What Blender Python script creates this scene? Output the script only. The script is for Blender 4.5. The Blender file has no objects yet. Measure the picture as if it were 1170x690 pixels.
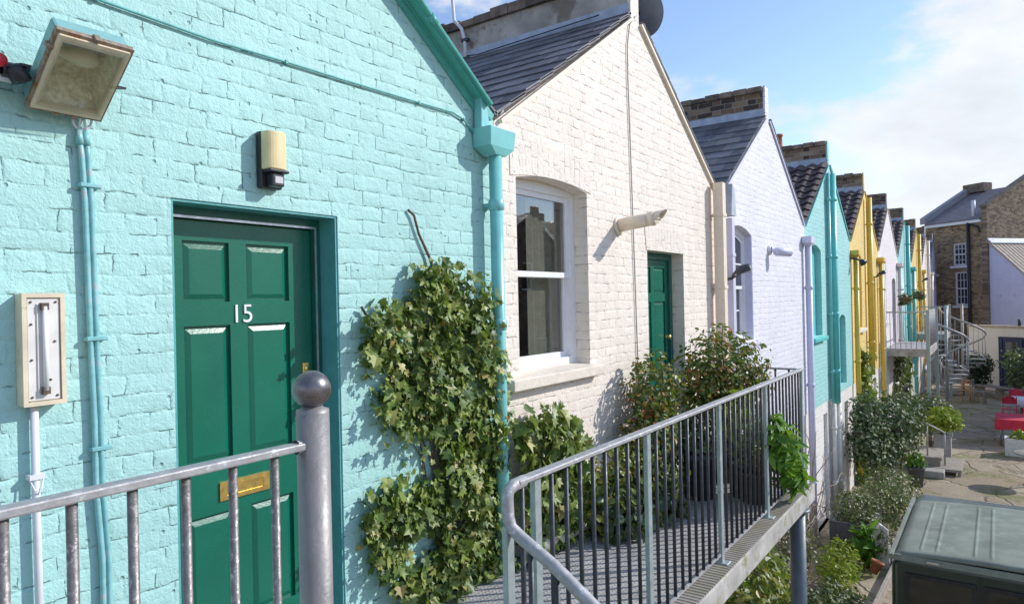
import bpy, bmesh, math, random
from mathutils import Vector, Matrix
from mathutils.geometry import tessellate_polygon
R = math.radians
scene = bpy.context.scene
COL = scene.collection

# ------------------------------------------------------------------ camera
YAW = math.atan(555 / 780.0); ROLL = math.atan(0.022)
CAM = Vector((0.0, -2.7, 4.3))
fw = Vector((math.cos(YAW), math.sin(YAW), 0)); rt = Vector((math.sin(YAW), -math.cos(YAW), 0)); up = Vector((0, 0, 1))
cx = rt * math.cos(ROLL) - up * math.sin(ROLL)
cy = rt * math.sin(ROLL) + up * math.cos(ROLL)
cam = bpy.data.cameras.new('camera'); camo = bpy.data.objects.new('camera', cam); COL.objects.link(camo)
M = Matrix.Identity(4)
for i in range(3):
    M[i][0], M[i][1], M[i][2], M[i][3] = cx[i], cy[i], -fw[i], CAM[i]
camo.matrix_world = M
cam.sensor_width = 36; cam.lens = 24.0; cam.clip_start = 0.05; cam.clip_end = 3000
scene.camera = camo

# ------------------------------------------------------------------ render
scene.render.engine = 'CYCLES'
scene.cycles.use_denoising = True
scene.cycles.max_bounces = 8
scene.cycles.transparent_max_bounces = 8
scene.view_settings.view_transform = 'Standard'
scene.view_settings.look = 'None'
scene.view_settings.gamma = 1.0
scene.view_settings.use_curve_mapping = False
scene.view_settings.exposure = 0.74

# ------------------------------------------------------------------ node helper
class NT:
    def __init__(s, tree):
        s.t = tree; s.n = tree.nodes; s.l = tree.links
    def node(s, typ, **kw):
        n = s.n.new(typ)
        for k, v in kw.items(): setattr(n, k, v)
        return n
    def put(s, sock, v):
        if v is None: return
        if isinstance(v, bpy.types.NodeSocket): s.l.new(v, sock)
        else: sock.default_value = v
    def m(s, op, a, b=None, c=None, clamp=False):
        n = s.node('ShaderNodeMath', operation=op); n.use_clamp = clamp
        s.put(n.inputs[0], a); s.put(n.inputs[1], b); s.put(n.inputs[2], c)
        return n.outputs[0]
    def vm(s, op, a, b=None):
        n = s.node('ShaderNodeVectorMath', operation=op)
        s.put(n.inputs[0], a); s.put(n.inputs[1], b)
        return n.outputs[1] if op in ('LENGTH', 'DOT_PRODUCT') else n.outputs[0]
    def noise(s, vec, scale, detail=3, rough=.55, out=0):
        n = s.node('ShaderNodeTexNoise'); s.put(n.inputs['Vector'], vec)
        n.inputs['Scale'].default_value = scale; n.inputs['Detail'].default_value = detail; n.inputs['Roughness'].default_value = rough
        return n.outputs[out]
    def ramp(s, fac, stops, interp='LINEAR'):
        n = s.node('ShaderNodeValToRGB'); s.put(n.inputs[0], fac); cr = n.color_ramp; cr.interpolation = interp
        while len(cr.elements) < len(stops): cr.elements.new(.5)
        for e, (p, c) in zip(cr.elements, stops):
            e.position = p; e.color = (*c, 1) if len(c) == 3 else c
        return n.outputs[0]
    def mix(s, f, a, b, blend='MIX'):
        n = s.node('ShaderNodeMix', data_type='RGBA', blend_type=blend)
        s.put(n.inputs[0], f)
        for sock, v in ((n.inputs[6], a), (n.inputs[7], b)):
            if isinstance(v, tuple) and len(v) == 3: v = (*v, 1)
            s.put(sock, v)
        return n.outputs[2]
    def maprange(s, v, a, b, c, d, smooth=False):
        n = s.node('ShaderNodeMapRange'); n.interpolation_type = 'SMOOTHSTEP' if smooth else 'LINEAR'
        for i, q in enumerate((v, a, b, c, d)): s.put(n.inputs[i], q)
        return n.outputs[0]

def new_mat(name):
    m = bpy.data.materials.new(name); m.use_nodes = True
    nt = NT(m.node_tree); b = nt.n['Principled BSDF']
    return m, nt, b
def bump(nt, b, h, dist, strength=1.0):
    n = nt.node('ShaderNodeBump'); n.inputs['Strength'].default_value = strength; n.inputs['Distance'].default_value = dist
    nt.put(n.inputs['Height'], h); nt.l.new(n.outputs[0], b.inputs['Normal'])

MATS = {}
def plain(name, col, rough=.5, metal=0, var=.12, island=0, vscale=12, bs=0.0, bscale=60, spots=None, spotamt=.55, spotscale=9, spec=.5):
    """painted / bare surface with uneven colour, optional wear spots and fine bump"""
    m, nt, b = new_mat(name)
    pos = nt.node('ShaderNodeNewGeometry').outputs['Position']
    n1 = nt.noise(pos, vscale, 4, .6)
    dark = tuple(c * (1 - var) for c in col); light = tuple(min(1, c * (1 + var)) for c in col)
    c = nt.ramp(n1, [(.3, dark), (.7, light)])
    if island:
        gi = nt.node('ShaderNodeNewGeometry').outputs['Random Per Island']
        c = nt.mix(1.0, c, nt.ramp(gi, [(0, (1 - island,) * 3), (.5, (1, 1, 1)), (1, (1 + island, 1 + island * .9, 1 + island * .8))]), 'MULTIPLY')
    if spots:
        n2 = nt.noise(pos, spotscale, 6, .7)
        f = nt.maprange(n2, spotamt, spotamt + .08, 0, 1)
        c = nt.mix(f, c, spots)
    nt.l.new(c, b.inputs['Base Color'])
    nt.put(b.inputs['Roughness'], nt.maprange(nt.noise(pos, vscale * 1.7, 4, .6), .3, .7, max(.02, rough * .8), min(1, rough * 1.25))); b.inputs['Metallic'].default_value = metal
    b.inputs['Specular IOR Level'].default_value = spec
    if bs: bump(nt, b, nt.noise(pos, bscale, 4, .6), bs)
    MATS[name] = m
    return m

def brick_mat(name, col=None, stock=None, mortar=(.42, .39, .34), u=(1, 1), joint=1.0, soldier=False, rough=.55, grime=.10):
    """hand-laid bricks: painted over (col) or bare stock bricks (stock = ramp stops)"""
    m, nt, b = new_mat(name)
    pos = nt.node('ShaderNodeNewGeometry').outputs['Position']
    w1 = nt.vm('SUBTRACT', nt.noise(pos, 2.6, 2, .5, 1), (.5, .5, .5))
    w2 = nt.vm('SUBTRACT', nt.noise(pos, 16, 3, .6, 1), (.5, .5, .5))
    s1 = nt.node('ShaderNodeVectorMath', operation='SCALE'); nt.put(s1.inputs[0], w1); s1.inputs[3].default_value = .034
    s2 = nt.node('ShaderNodeVectorMath', operation='SCALE'); nt.put(s2.inputs[0], w2); s2.inputs[3].default_value = .019
    p = nt.vm('ADD', nt.vm('ADD', pos, s1.outputs[0]), s2.outputs[0])
    sep = nt.node('ShaderNodeSeparateXYZ'); nt.put(sep.inputs[0], p)
    uu = nt.m('ADD', nt.m('MULTIPLY', sep.outputs[0], u[0]), nt.m('MULTIPLY', sep.outputs[1], u[1]))
    zz = sep.outputs[2]
    if soldier: uu, zz = zz, uu
    ROW = .0765; PER = .345
    r = nt.m('DIVIDE', zz, ROW); ri = nt.m('FLOOR', r); rf = nt.m('FRACT', r)
    wr = nt.node('ShaderNodeTexWhiteNoise', noise_dimensions='1D'); nt.put(wr.inputs['W'], ri)
    odd = nt.m('MULTIPLY', nt.m('FRACT', nt.m('MULTIPLY', ri, .5)), 2.0)
    q = nt.m('DIVIDE', nt.m('ADD', uu, nt.m('ADD', nt.m('MULTIPLY', odd, PER * .5), nt.m('MULTIPLY', wr.outputs[0], .05))), PER)
    qi = nt.m('FLOOR', q); qf = nt.m('FRACT', q)
    SPL = .66
    hd = nt.m('GREATER_THAN', qf, SPL)
    dv = nt.m('MULTIPLY', nt.m('MINIMUM', nt.m('MINIMUM', qf, nt.m('ABSOLUTE', nt.m('SUBTRACT', qf, SPL))), nt.m('SUBTRACT', 1.0, qf)), PER)
    dh = nt.m('MULTIPLY', nt.m('MINIMUM', rf, nt.m('SUBTRACT', 1.0, rf)), ROW)
    dv = nt.m('ADD', dv, .0004)
    d = nt.m('SMOOTH_MIN', dv, dh, .006)
    idv = nt.node('ShaderNodeCombineXYZ'); nt.put(idv.inputs[0], nt.m('ADD', nt.m('MULTIPLY', qi, 2.0), hd)); nt.put(idv.inputs[1], ri)
    wn = nt.node('ShaderNodeTexWhiteNoise', noise_dimensions='3D'); nt.put(wn.inputs['Vector'], idv.outputs[0])
    rnd = wn.outputs['Value']
    jm = nt.maprange(d, .001, .010, 1, 0, True)                 # 1 in the joint
    vis = nt.maprange(nt.noise(pos, 6.5, 4, .6), .42, .64, .06, 1.0)
    jv = nt.m('MULTIPLY', jm, vis)
    crack = nt.m('MULTIPLY', nt.maprange(d, .0006, .0034, 1, 0, True), nt.maprange(nt.noise(pos, 11.0, 4, .6), .51, .60, 0, 1.0))
    n_mid = nt.noise(pos, 30, 4, .6); n_fine = nt.noise(pos, 130, 3, .6)
    vor = nt.node('ShaderNodeTexVoronoi'); nt.put(vor.inputs['Vector'], pos); vor.inputs['Scale'].default_value = 26
    vsel = nt.node('ShaderNodeSeparateColor'); nt.put(vsel.inputs[0], vor.outputs['Color'])
    pit = nt.m('MULTIPLY', nt.maprange(vor.outputs['Distance'], .08, .26, 1, 0, True), nt.m('GREATER_THAN', vsel.outputs[0], .90))
    pil = nt.maprange(d, .002, .026, 1, 0, True)                # rounded arrises under many coats of paint
    wn2 = nt.node('ShaderNodeTexWhiteNoise', noise_dimensions='3D'); nt.put(wn2.inputs['Vector'], nt.vm('ADD', idv.outputs[0], (7.3, 2.1, 5.5)))
    tl = nt.node('ShaderNodeSeparateColor'); nt.put(tl.inputs[0], wn2.outputs['Color'])
    tilt = nt.m('ADD', nt.m('MULTIPLY', nt.m('SUBTRACT', tl.outputs[0], .5), nt.m('SUBTRACT', rf, .5)), nt.m('MULTIPLY', nt.m('SUBTRACT', tl.outputs[1], .5), nt.m('SUBTRACT', qf, .5)))
    h = nt.m('MULTIPLY', jv, -.42 * joint)
    h = nt.m('ADD', h, nt.m('MULTIPLY', nt.m('MULTIPLY', pil, nt.maprange(vis, .12, 1, .15, 1)), -.34 * joint))
    h = nt.m('ADD', h, nt.m('MULTIPLY', crack, -1.1 * joint))
    h = nt.m('ADD', h, nt.m('MULTIPLY', rnd, .40))
    h = nt.m('ADD', h, nt.m('MULTIPLY', tilt, 1.15))
    h = nt.m('ADD', h, nt.m('MULTIPLY', nt.noise(pos, 14, 3, .55), 1.15))
    h = nt.m('ADD', h, nt.m('MULTIPLY', n_mid, .65))
    h = nt.m('ADD', h, nt.m('MULTIPLY', nt.m('ABSOLUTE', nt.m('SUBTRACT', nt.noise(pos, 42, 3, .6), .5)), 1.1))
    h = nt.m('ADD', h, nt.m('MULTIPLY', n_fine, .3))
    h = nt.m('ADD', h, nt.m('MULTIPLY', pit, -1.0))
    big = nt.noise(pos, 1.3, 5, .65)
    if col:
        dk = tuple(c * .80 for c in col); lt = tuple(min(1, c * 1.05) for c in col)
        c = nt.ramp(big, [(.32, tuple(x * .95 for x in col)), (.66, lt)])
        c = nt.mix(nt.m('MULTIPLY', rnd, .16), c, dk)
        mps = nt.node('ShaderNodeMapping'); nt.put(mps.inputs[0], pos); mps.inputs['Scale'].default_value = (7, 7, .55)
        stk = nt.maprange(nt.noise(mps.outputs[0], 1.0, 5, .65), .50, .72, 0, .42)      # rain streaks and faded patches
        c = nt.mix(stk, c, tuple(x * k for x, k in zip(col, (.80, .78, .74))))
        # dirt lodged in the open joints and pits, drips of weathering
        dirt = tuple(x * .50 for x in col)
        c = nt.mix(nt.m('MULTIPLY', nt.m('MAXIMUM', crack, pit), .55), c, dirt)
        c = nt.mix(nt.maprange(nt.noise(pos, 22, 5, .7), .58, .78, 0, grime * 3), c, tuple(x * .72 for x in col))
    else:
        c = nt.ramp(rnd, stock, 'CONSTANT')
        c = nt.mix(nt.m('MULTIPLY', jm, .8), c, mortar)
        c = nt.mix(nt.maprange(big, .48, .75, 0, .4), c, (.06, .05, .045))
        c = nt.mix(nt.m('MULTIPLY', n_mid, .4), c, (.12, .10, .08))
    nt.put(b.inputs['Base Color'], c)
    b.inputs['Roughness'].default_value = rough
    b.inputs['Specular IOR Level'].default_value = .3
    bump(nt, b, h, .0054)
    MATS[name] = m
    return m

def leaf_mat(name, stops, trans=.25, rough=.45):
    m, nt, b = new_mat(name)
    g = nt.node('ShaderNodeNewGeometry')
    c = nt.ramp(g.outputs['Random Per Island'], stops)
    n = nt.noise(g.outputs['Position'], 3.0, 2)
    c = nt.mix(nt.maprange(n, .35, .7, 0, .45), c, tuple(x * .55 for x in stops[0][1]))
    nt.l.new(c, b.inputs['Base Color']); b.inputs['Roughness'].default_value = rough
    tr = nt.node('ShaderNodeBsdfTranslucent'); nt.put(tr.inputs[0], nt.mix(.6, c, (.25, .40, .04)))
    mx = nt.node('ShaderNodeMixShader'); mx.inputs[0].default_value = trans
    nt.l.new(b.outputs[0], mx.inputs[1]); nt.l.new(tr.outputs[0], mx.inputs[2])
    nt.l.new(mx.outputs[0], nt.n['Material Output'].inputs[0])
    MATS[name] = m
    return m

# ------------------------------------------------------------------ mesh builder
class MB:
    def __init__(s): s.v = []; s.f = []; s.sm = []; s.mi = []
    def add(s, vs, fs, smooth=False, mi=0):
        o = len(s.v); s.v += [tuple(v) for v in vs]
        for f in fs: s.f.append(tuple(i + o for i in f)); s.sm.append(smooth); s.mi.append(mi)
        return s
    def box(s, x0, x1, y0, y1, z0, z1, mi=0):
        vs = [(x, y, z) for z in (z0, z1) for y in (y0, y1) for x in (x0, x1)]
        return s.add(vs, [(0, 2, 3, 1), (4, 5, 7, 6), (0, 1, 5, 4), (2, 6, 7, 3), (0, 4, 6, 2), (1, 3, 7, 5)], mi=mi)
    def obox(s, c, ax, ay, az, mi=0):
        """box from centre and three half-axis vectors"""
        c, ax, ay, az = map(Vector, (c, ax, ay, az))
        vs = [c + ax * i + ay * j + az * k for k in (-1, 1) for j in (-1, 1) for i in (-1, 1)]
        return s.add(vs, [(0, 2, 3, 1), (4, 5, 7, 6), (0, 1, 5, 4), (2, 6, 7, 3), (0, 4, 6, 2), (1, 3, 7, 5)], mi=mi)
    def bar(s, p, q, w, h, upv=(0, 0, 1), mi=0):
        p, q = Vector(p), Vector(q); d = (q - p); L = d.length; d.normalize()
        u = Vector(upv); x = d.cross(u)
        if x.length < 1e-4: x = d.cross(Vector((0, 1, 0)))
        x.normalize(); z = x.cross(d)
        return s.obox((p + q) / 2, d * L / 2, x * w / 2, z * h / 2, mi)
    def tube(s, pts, r, n=10, caps=True, mi=0, smooth=True):
        pts = [Vector(p) for p in pts]; rs = r if isinstance(r, (list, tuple)) else [r] * len(pts)
        ref = None; vs = []
        for i, p in enumerate(pts):
            d = (pts[min(i + 1, len(pts) - 1)] - pts[max(i - 1, 0)]).normalized()
            if ref is None:
                ref = d.orthogonal().normalized()
            else:
                ref = (ref - d * ref.dot(d))
                ref = ref.normalized() if ref.length > 1e-5 else d.orthogonal().normalized()
            b2 = d.cross(ref)
            for k in range(n):
                a = 2 * math.pi * k / n
                vs.append(p + (ref * math.cos(a) + b2 * math.sin(a)) * rs[i])
        fs = []
        for i in range(len(pts) - 1):
            for k in range(n):
                k2 = (k + 1) % n
                fs.append((i * n + k, i * n + k2, (i + 1) * n + k2, (i + 1) * n + k))
        s.add(vs, fs, smooth, mi)
        if caps:
            o = len(s.v) - len(vs)
            s.f.append(tuple(o + k for k in reversed(range(n)))); s.sm.append(False); s.mi.append(mi)
            e = o + (len(pts) - 1) * n
            s.f.append(tuple(e + k for k in range(n))); s.sm.append(False); s.mi.append(mi)
        return s
    def lathe(s, prof, c, n=20, axis=(0, 0, 1), mi=0):
        """prof: (radius, height) along the axis from c"""
        a = Vector(axis).normalized(); x = a.orthogonal().normalized(); y = a.cross(x); c = Vector(c); vs = []
        for r_, h in prof:
            for k in range(n):
                t = 2 * math.pi * k / n
                vs.append(c + a * h + (x * math.cos(t) + y * math.sin(t)) * max(r_, 1e-4))
        fs = [(i * n + k, i * n + (k + 1) % n, (i + 1) * n + (k + 1) % n, (i + 1) * n + k) for i in range(len(prof) - 1) for k in range(n)]
        return s.add(vs, fs, True, mi)
    def prism(s, poly, fn, d0, d1, mi=0):
        """poly of (a,b); fn(a,b,d) -> xyz"""
        n = len(poly)
        vs = [fn(a, b, d0) for a, b in poly] + [fn(a, b, d1) for a, b in poly]
        fs = [tuple(range(n)), tuple(reversed(range(n, 2 * n)))] + [(i, i + n, (i + 1) % n + n, (i + 1) % n) for i in range(n)]
        return s.add(vs, fs, mi=mi)
    def plate(s, outer, holes, fn, d0, d1, hd=None, mi=0, back=True):
        """flat plate with holes; holes' sides run from d0 to hd (default d1)"""
        hd = d1 if hd is None else hd
        polys = [outer] + holes
        flat = [p for q in polys for p in q]
        tris = tessellate_polygon([[Vector((a, b, 0)) for a, b in q] for q in polys])
        s.add([fn(a, b, d0) for a, b in flat], tris, mi=mi)
        if back: s.add([fn(a, b, d1) for a, b in flat], [tuple(reversed(t)) for t in tris], mi=mi)
        n = len(outer)
        s.add([fn(a, b, d0) for a, b in outer] + [fn(a, b, d1) for a, b in outer], [(i, i + n, (i + 1) % n + n, (i + 1) % n) for i in range(n)], mi=mi)
        for h in holes:
            n = len(h)
            s.add([fn(a, b, d0) for a, b in h] + [fn(a, b, hd) for a, b in h], [(i, (i + 1) % n, (i + 1) % n + n, i + n) for i in range(n)], mi=mi)
        return s
    def build(s, name, mat, parent=None, bevel=0, fix=True, seg=1, weld=False):
        me = bpy.data.meshes.new(name)
        off = Vector((0, 0, 0)); p = parent
        while p is not None: off += p.location; p = p.parent
        me.from_pydata([tuple(Vector(v) - off) for v in s.v], [], s.f)
        me.polygons.foreach_set('use_smooth', s.sm); me.polygons.foreach_set('material_index', s.mi)
        for q in (mat if isinstance(mat, (list, tuple)) else [mat]):
            me.materials.append(MATS[q] if isinstance(q, str) else q)
        if fix:
            bm = bmesh.new(); bm.from_mesh(me)
            if weld: bmesh.ops.remove_doubles(bm, verts=bm.verts, dist=1e-4)
            bmesh.ops.recalc_face_normals(bm, faces=bm.faces); bm.to_mesh(me); bm.free()
        me.update()
        o = bpy.data.objects.new(name, me); COL.objects.link(o)
        if parent is not None: o.parent = parent
        if bevel:
            md = o.modifiers.new('bevel', 'BEVEL'); md.width = bevel; md.segments = seg; md.limit_method = 'ANGLE'; md.angle_limit = R(50)
        return o

def tag(o, label=None, cat=None, group=None, kind=None):
    if label: o['label'] = label
    if cat: o['category'] = cat
    if group: o['group'] = group
    if kind: o['kind'] = kind
    return o
def thing(name, label, cat, loc, group=None):
    o = bpy.data.objects.new(name, None); COL.objects.link(o); o.location = loc; o.empty_display_size = .1
    return tag(o, label, cat, group)
def copy_part(o, parent, off):
    c = o.copy(); COL.objects.link(c); c.parent = parent; c.location = o.location + Vector(off)
    return c
def copy_tree(o, loc=None, parent=None):
    c = o.copy(); COL.objects.link(c)
    if parent is not None: c.parent = parent
    if loc is not None: c.location = loc
    for ch in list(o.children): copy_tree(ch, None, c)
    return c
XZ = lambda a, b, d: (a, d, b)       # plate in the facade plane, depth along +y
rng = random.Random(7)

# ------------------------------------------------------------------ leaves
LEAF = {
    'ivy': [(0, .0), (.28, -.12), (.62, .10), (.38, .36), (.60, .72), (.26, .66), (0, 1.12), (-.26, .66), (-.60, .72), (-.38, .36), (-.62, .10), (-.28, -.12)],
    'oval': [(0, 0), (.26, .22), (.34, .5), (.22, .8), (0, 1.0), (-.22, .8), (-.34, .5), (-.26, .22)],
    'lance': [(0, 0), (.13, .25), (.15, .5), (.08, .8), (0, 1.0), (-.08, .8), (-.15, .5), (-.13, .25)],
}
def leaf(mb, p, nrm, size, shape, r, droop=0.5):
    nrm = Vector(nrm)
    nrm = (nrm + Vector((r.gauss(0, .45), r.gauss(0, .45), r.gauss(0, .45)))).normalized()
    t = Vector((r.gauss(0, .7), r.gauss(0, .7), -droop + r.gauss(0, .5)))
    t = t - nrm * t.dot(nrm)
    if t.length < 1e-3: t = nrm.orthogonal()
    t.normalize(); x = t.cross(nrm); p = Vector(p); out = LEAF[shape]; fold = r.uniform(.1, .4); curl = r.uniform(-.1, .35)
    vs = []
    for a, b in out:
        vs.append(p + x * (a * size) + t * (b * size) + nrm * (size * (abs(a) * fold - curl * b * b)))
    if shape == 'ivy':
        vs.append(p + t * (.36 * size)); n = len(out)
        mb.add(vs, [(i, (i + 1) % n, n) for i in range(n)])
    else:
        mb.add(vs, [(0, 1, 2, 3, 4), (0, 4, 5, 6, 7)])
def blob_points(n, blobs, r, shell=.45):
    """points in the outer part of several overlapping ellipsoids: (centre, radii)"""
    out = []; vol = [b[1][0] * b[1][1] * b[1][2] for b in blobs]
    vol = [v ** .67 for v in vol]
    while len(out) < n:
        c, rad = r.choices(blobs, vol)[0]
        d = Vector((r.gauss(0, 1), r.gauss(0, 1), r.gauss(0, 1))).normalized()
        k = 1 - shell * r.random() ** 1.3
        k *= 1 + .16 * math.sin(5.1 * d.x + 3 * c[0]) * math.cos(4.3 * d.z + 2 * c[1]) + r.gauss(0, .05)
        p = Vector((c[0] + d.x * rad[0] * k, c[1] + d.y * rad[1] * k, c[2] + d.z * rad[2] * k))
        out.append((p, d))
    return out
def twigs(mb, base, tips, r, rad=.012, n=5, wob=.06):
    for tip in tips:
        b, t = Vector(base), Vector(tip); pts = []
        for i in range(n + 1):
            k = i / n
            p = b.lerp(t, k) + Vector((r.gauss(0, wob), r.gauss(0, wob), r.gauss(0, wob * .5))) * (k * (1 - k) * 3)
            pts.append(p)
        mb.tube(pts, [rad * (1 - .7 * i / n) for i in range(n + 1)], 6)
def plant(name, label, cat, base, blobs, n, size, shape, mat, seed, group=None, stem=None, stems=9, stem_r=.012, droop=.5, pot=None, ymax=None, stem_mat='bark'):
    """leafy plant: many single leaves through the crown's volume, on real stems"""
    r = random.Random(seed)
    t = thing(name, label, cat, base, group)
    pts = [(p, d) for p, d in blob_points(n, blobs, r) if (ymax is None or p.y < ymax) and p.z > .01]
    mb = MB()
    for p, d in pts: leaf(mb, p, (d + Vector((.3, -.3, .5))).normalized(), size * r.uniform(.65, 1.3), shape, r, droop)
    mb.build('foliage', mat, t, fix=False)
    tips = [p for p, d in r.sample(pts, min(stems, len(pts)))]
    b0 = Vector(base) + Vector((0, 0, pot[1] * .9 if pot else 0))
    ms = MB(); twigs(ms, b0, tips, r, stem_r); ms.build('stem', stem_mat, t, fix=False)
    if pot:
        rad, hh, pm = pot; b = Vector(base)
        mp = MB(); mp.lathe([(0, 0), (rad * .72, 0), (rad * .97, hh * .86), (rad * 1.06, hh * .87), (rad * 1.06, hh), (rad * .94, hh), (rad * .92, hh * .9), (0, hh * .88)], b, 22)
        mp.build('pot', pm, t)
    return t
# ------------------------------------------------------------------ materials
PAINT = dict(mint=(.40, .665, .635), cream=(.84, .75, .66), lilac=(.775, .765, .82), yellow=(.84, .62, .23), blush=(.84, .77, .77),
             aqua=(.37, .68, .66), ivory=(.82, .76, .66), violet=(.66, .60, .80))
for k, c in PAINT.items(): brick_mat('brick_' + k, c)
brick_mat('soldier_cream', tuple(c * .97 for c in PAINT['cream']), soldier=True)
brick_mat('soldier_lilac', PAINT['lilac'], soldier=True)
brick_mat('brick_base', (.84, .80, .755), grime=.3)
brick_mat('brick_lavender', (.65, .65, .83), u=(.6, .8))
brick_mat('brick_outhouse', (.74, .71, .68), u=(.6, .8), joint=.6)
STOCK = [(0, (.06, .045, .04)), (.16, (.24, .155, .10)), (.42, (.33, .235, .155)), (.62, (.20, .13, .085)), (.76, (.40, .31, .22)), (.92, (.10, .075, .065))]
brick_mat('brick_stock', stock=STOCK, u=(1, 1), rough=.9)
brick_mat('brick_stock_front', stock=[(0, (.16, .11, .065)), (.15, (.34, .235, .125)), (.5, (.44, .31, .16)), (.72, (.26, .175, .10)), (.86, (.50, .37, .21))], u=(.6, .8), rough=.9, mortar=(.34, .29, .22))
brick_mat('brick_stock_side', stock=[(0, (.15, .11, .08)), (.25, (.31, .23, .15)), (.6, (.40, .30, .20)), (.85, (.21, .155, .115))], u=(.8, -.6), rough=.9, mortar=(.30, .27, .23))
plain('slate', (.15, .15, .165), .6, var=.3, vscale=4, bs=.004, bscale=40, island=.35, spots=(.19, .19, .15), spotamt=.66, spotscale=14)
plain('slate_far', (.20, .175, .18), .65, var=.2, vscale=4)
plain('pantile', (.115, .085, .08), .8, var=.35, vscale=7, bs=.006, bscale=30, spots=(.16, .14, .10), spotamt=.6)
plain('lead', (.40, .45, .53), .55, var=.2, vscale=8, spots=(.45, .46, .48), spotamt=.6)
plain('render_grey', (.40, .37, .33), .95, var=.35, vscale=3, bs=.006, bscale=24, spots=(.22, .19, .15), spotamt=.53, spotscale=2.2)
plain('coping_brick', (.17, .13, .105), .95, var=.45, island=.4, vscale=6, bs=.006, bscale=30, spots=(.20, .20, .07), spotamt=.6, spotscale=5)
plain('terracotta', (.42, .16, .08), .8, var=.25)
plain('teal_paint', (.10, .42, .37), .38, var=.12, vscale=8, spots=(.16, .52, .47), spotamt=.6, bs=.001)
plain('teal_pipe', (.21, .55, .54), .32, var=.08, vscale=6, spots=(.10, .36, .36), spotamt=.66)
plain('reveal_teal', (.10, .36, .36), .5, var=.1, bs=.003, bscale=30)
plain('door_green', (.006, .135, .085), .26, var=.10, vscale=3, bs=.0006, bscale=70)
plain('door_frame_green', (.012, .12, .095), .33, var=.12, vscale=6)
plain('brass', (.92, .62, .20), .36, metal=1, var=.15, vscale=25)
plain('aluminium', (.62, .62, .64), .35, metal=.9, var=.15, vscale=20)
plain('white_paint', (.80, .80, .81), .4, var=.04, spots=(.66, .63, .58), spotamt=.64)
plain('stone_sill', (.72, .64, .54), .75, var=.12, bs=.003, bscale=40, spots=(.50, .44, .37), spotamt=.62)
plain('cream_paint', (.80, .69, .55), .5, var=.07, spots=(.66, .55, .42), spotamt=.62)
plain('lilac_paint', (.62, .62, .78), .42, var=.06)
plain('yellow_paint', (.72, .52, .08), .42, var=.1)
plain('yellow_reveal', (.62, .47, .06), .45, var=.1)
plain('aqua_paint', (.12, .56, .53), .38, var=.08)
plain('offwhite_paint', (.70, .66, .60), .55, var=.12, spots=(.48, .44, .38), spotamt=.6)
plain('iron_dark', (.055, .058, .066), .48, metal=.35, var=.3, vscale=30, spots=(.17, .16, .17), spotamt=.6, spotscale=30)
plain('galvanised', (.38, .375, .38), .58, metal=.35, var=.2, vscale=26, bs=.0012, bscale=70, spots=(.62, .63, .64), spotamt=.57, spotscale=22)
plain('galvanised_post', (.36, .42, .42), .5, metal=.4, var=.15, vscale=18, spots=(.25, .29, .30), spotamt=.6)
plain('bollard_paint', (.27, .255, .25), .5, metal=.3, var=.13, vscale=9, bs=.0012, bscale=70, spots=(.24, .21, .22), spotamt=.63, spotscale=14)
plain('baluster_patina', (.20, .185, .18), .45, metal=.45, var=.3, vscale=50, bs=.0012, bscale=90, spots=(.46, .42, .41), spotamt=.56, spotscale=48)
plain('ball_steel', (.20, .185, .19), .36, metal=.75, var=.35, vscale=30, spots=(.14, .09, .07), spotamt=.56, spotscale=30)
plain('beam_mossy', (.40, .385, .36), .88, var=.28, vscale=5, bs=.004, bscale=26, spots=(.27, .25, .15), spotamt=.53, spotscale=7)
plain('column_slate', (.10, .13, .155), .45, metal=.2, var=.15, vscale=14)
plain('plastic_black', (.022, .023, .03), .4, var=.1)
plain('plastic_red', (.65, .03, .05), .35, var=.05)
plain('lamp_cream', (.74, .61, .33), .35, var=.1, vscale=10)
plain('sensor_lens', (.60, .55, .58), .25, var=.03)
plain('batten_cream', (.70, .60, .44), .45, var=.12, spots=(.45, .32, .16), spotamt=.62, spotscale=20)
plain('batten_white', (.72, .70, .67), .35, var=.08, spots=(.46, .42, .36), spotamt=.66, spotscale=40)
plain('rust', (.30, .24, .19), .7, metal=.2, var=.3, vscale=50, spots=(.26, .12, .05), spotamt=.52, spotscale=26)
plain('flood_body', (.20, .40, .40), .5, var=.15, spots=(.12, .24, .24), spotamt=.58)
plain('reflector', (.92, .84, .62), .45, metal=.25, var=.3, vscale=60, bs=.006, bscale=80)
plain('bulb_glass', (.74, .68, .52), .15, var=.05)
plain('conduit_teal', (.22, .50, .52), .4, var=.2, vscale=20, spots=(.42, .46, .48), spotamt=.56, spotscale=20)
plain('conduit_white', (.70, .71, .76), .45, var=.06)
plain('cable_teal', (.10, .38, .37), .5, var=.2)
plain('wire_grey', (.38, .36, .34), .6, var=.2)
plain('bark', (.13, .095, .07), .9, var=.35, vscale=30, bs=.004)
plain('bark_pale', (.27, .21, .18), .9, var=.3, vscale=30, bs=.004)
plain('dish_grey', (.17, .20, .25), .5, var=.15)
plain('pot_black', (.03, .032, .04), .5, var=.2)
plain('pot_grey', (.10, .105, .11), .8, var=.2, bs=.003)
plain('pot_white', (.72, .70, .68), .7, var=.1, spots=(.5, .46, .42), spotamt=.6)
plain('pot_clay', (.40, .17, .09), .85, var=.2)
plain('timber_grey', (.32, .28, .24), .9, var=.25, vscale=10, bs=.004, bscale=30)
plain('timber_brown', (.34, .17, .07), .7, var=.25, vscale=10)
plain('timber_orange', (.52, .25, .10), .7, var=.2, vscale=10)
plain('cloth_red', (.58, .025, .06), .75, var=.12, vscale=5)
plain('cloth_white', (.74, .74, .78), .7, var=.06)
plain('wire_steel', (.36, .38, .42), .4, metal=.7, var=.1)
plain('van_green', (.012, .030, .022), .22, var=.2, vscale=4, spec=.6)
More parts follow.
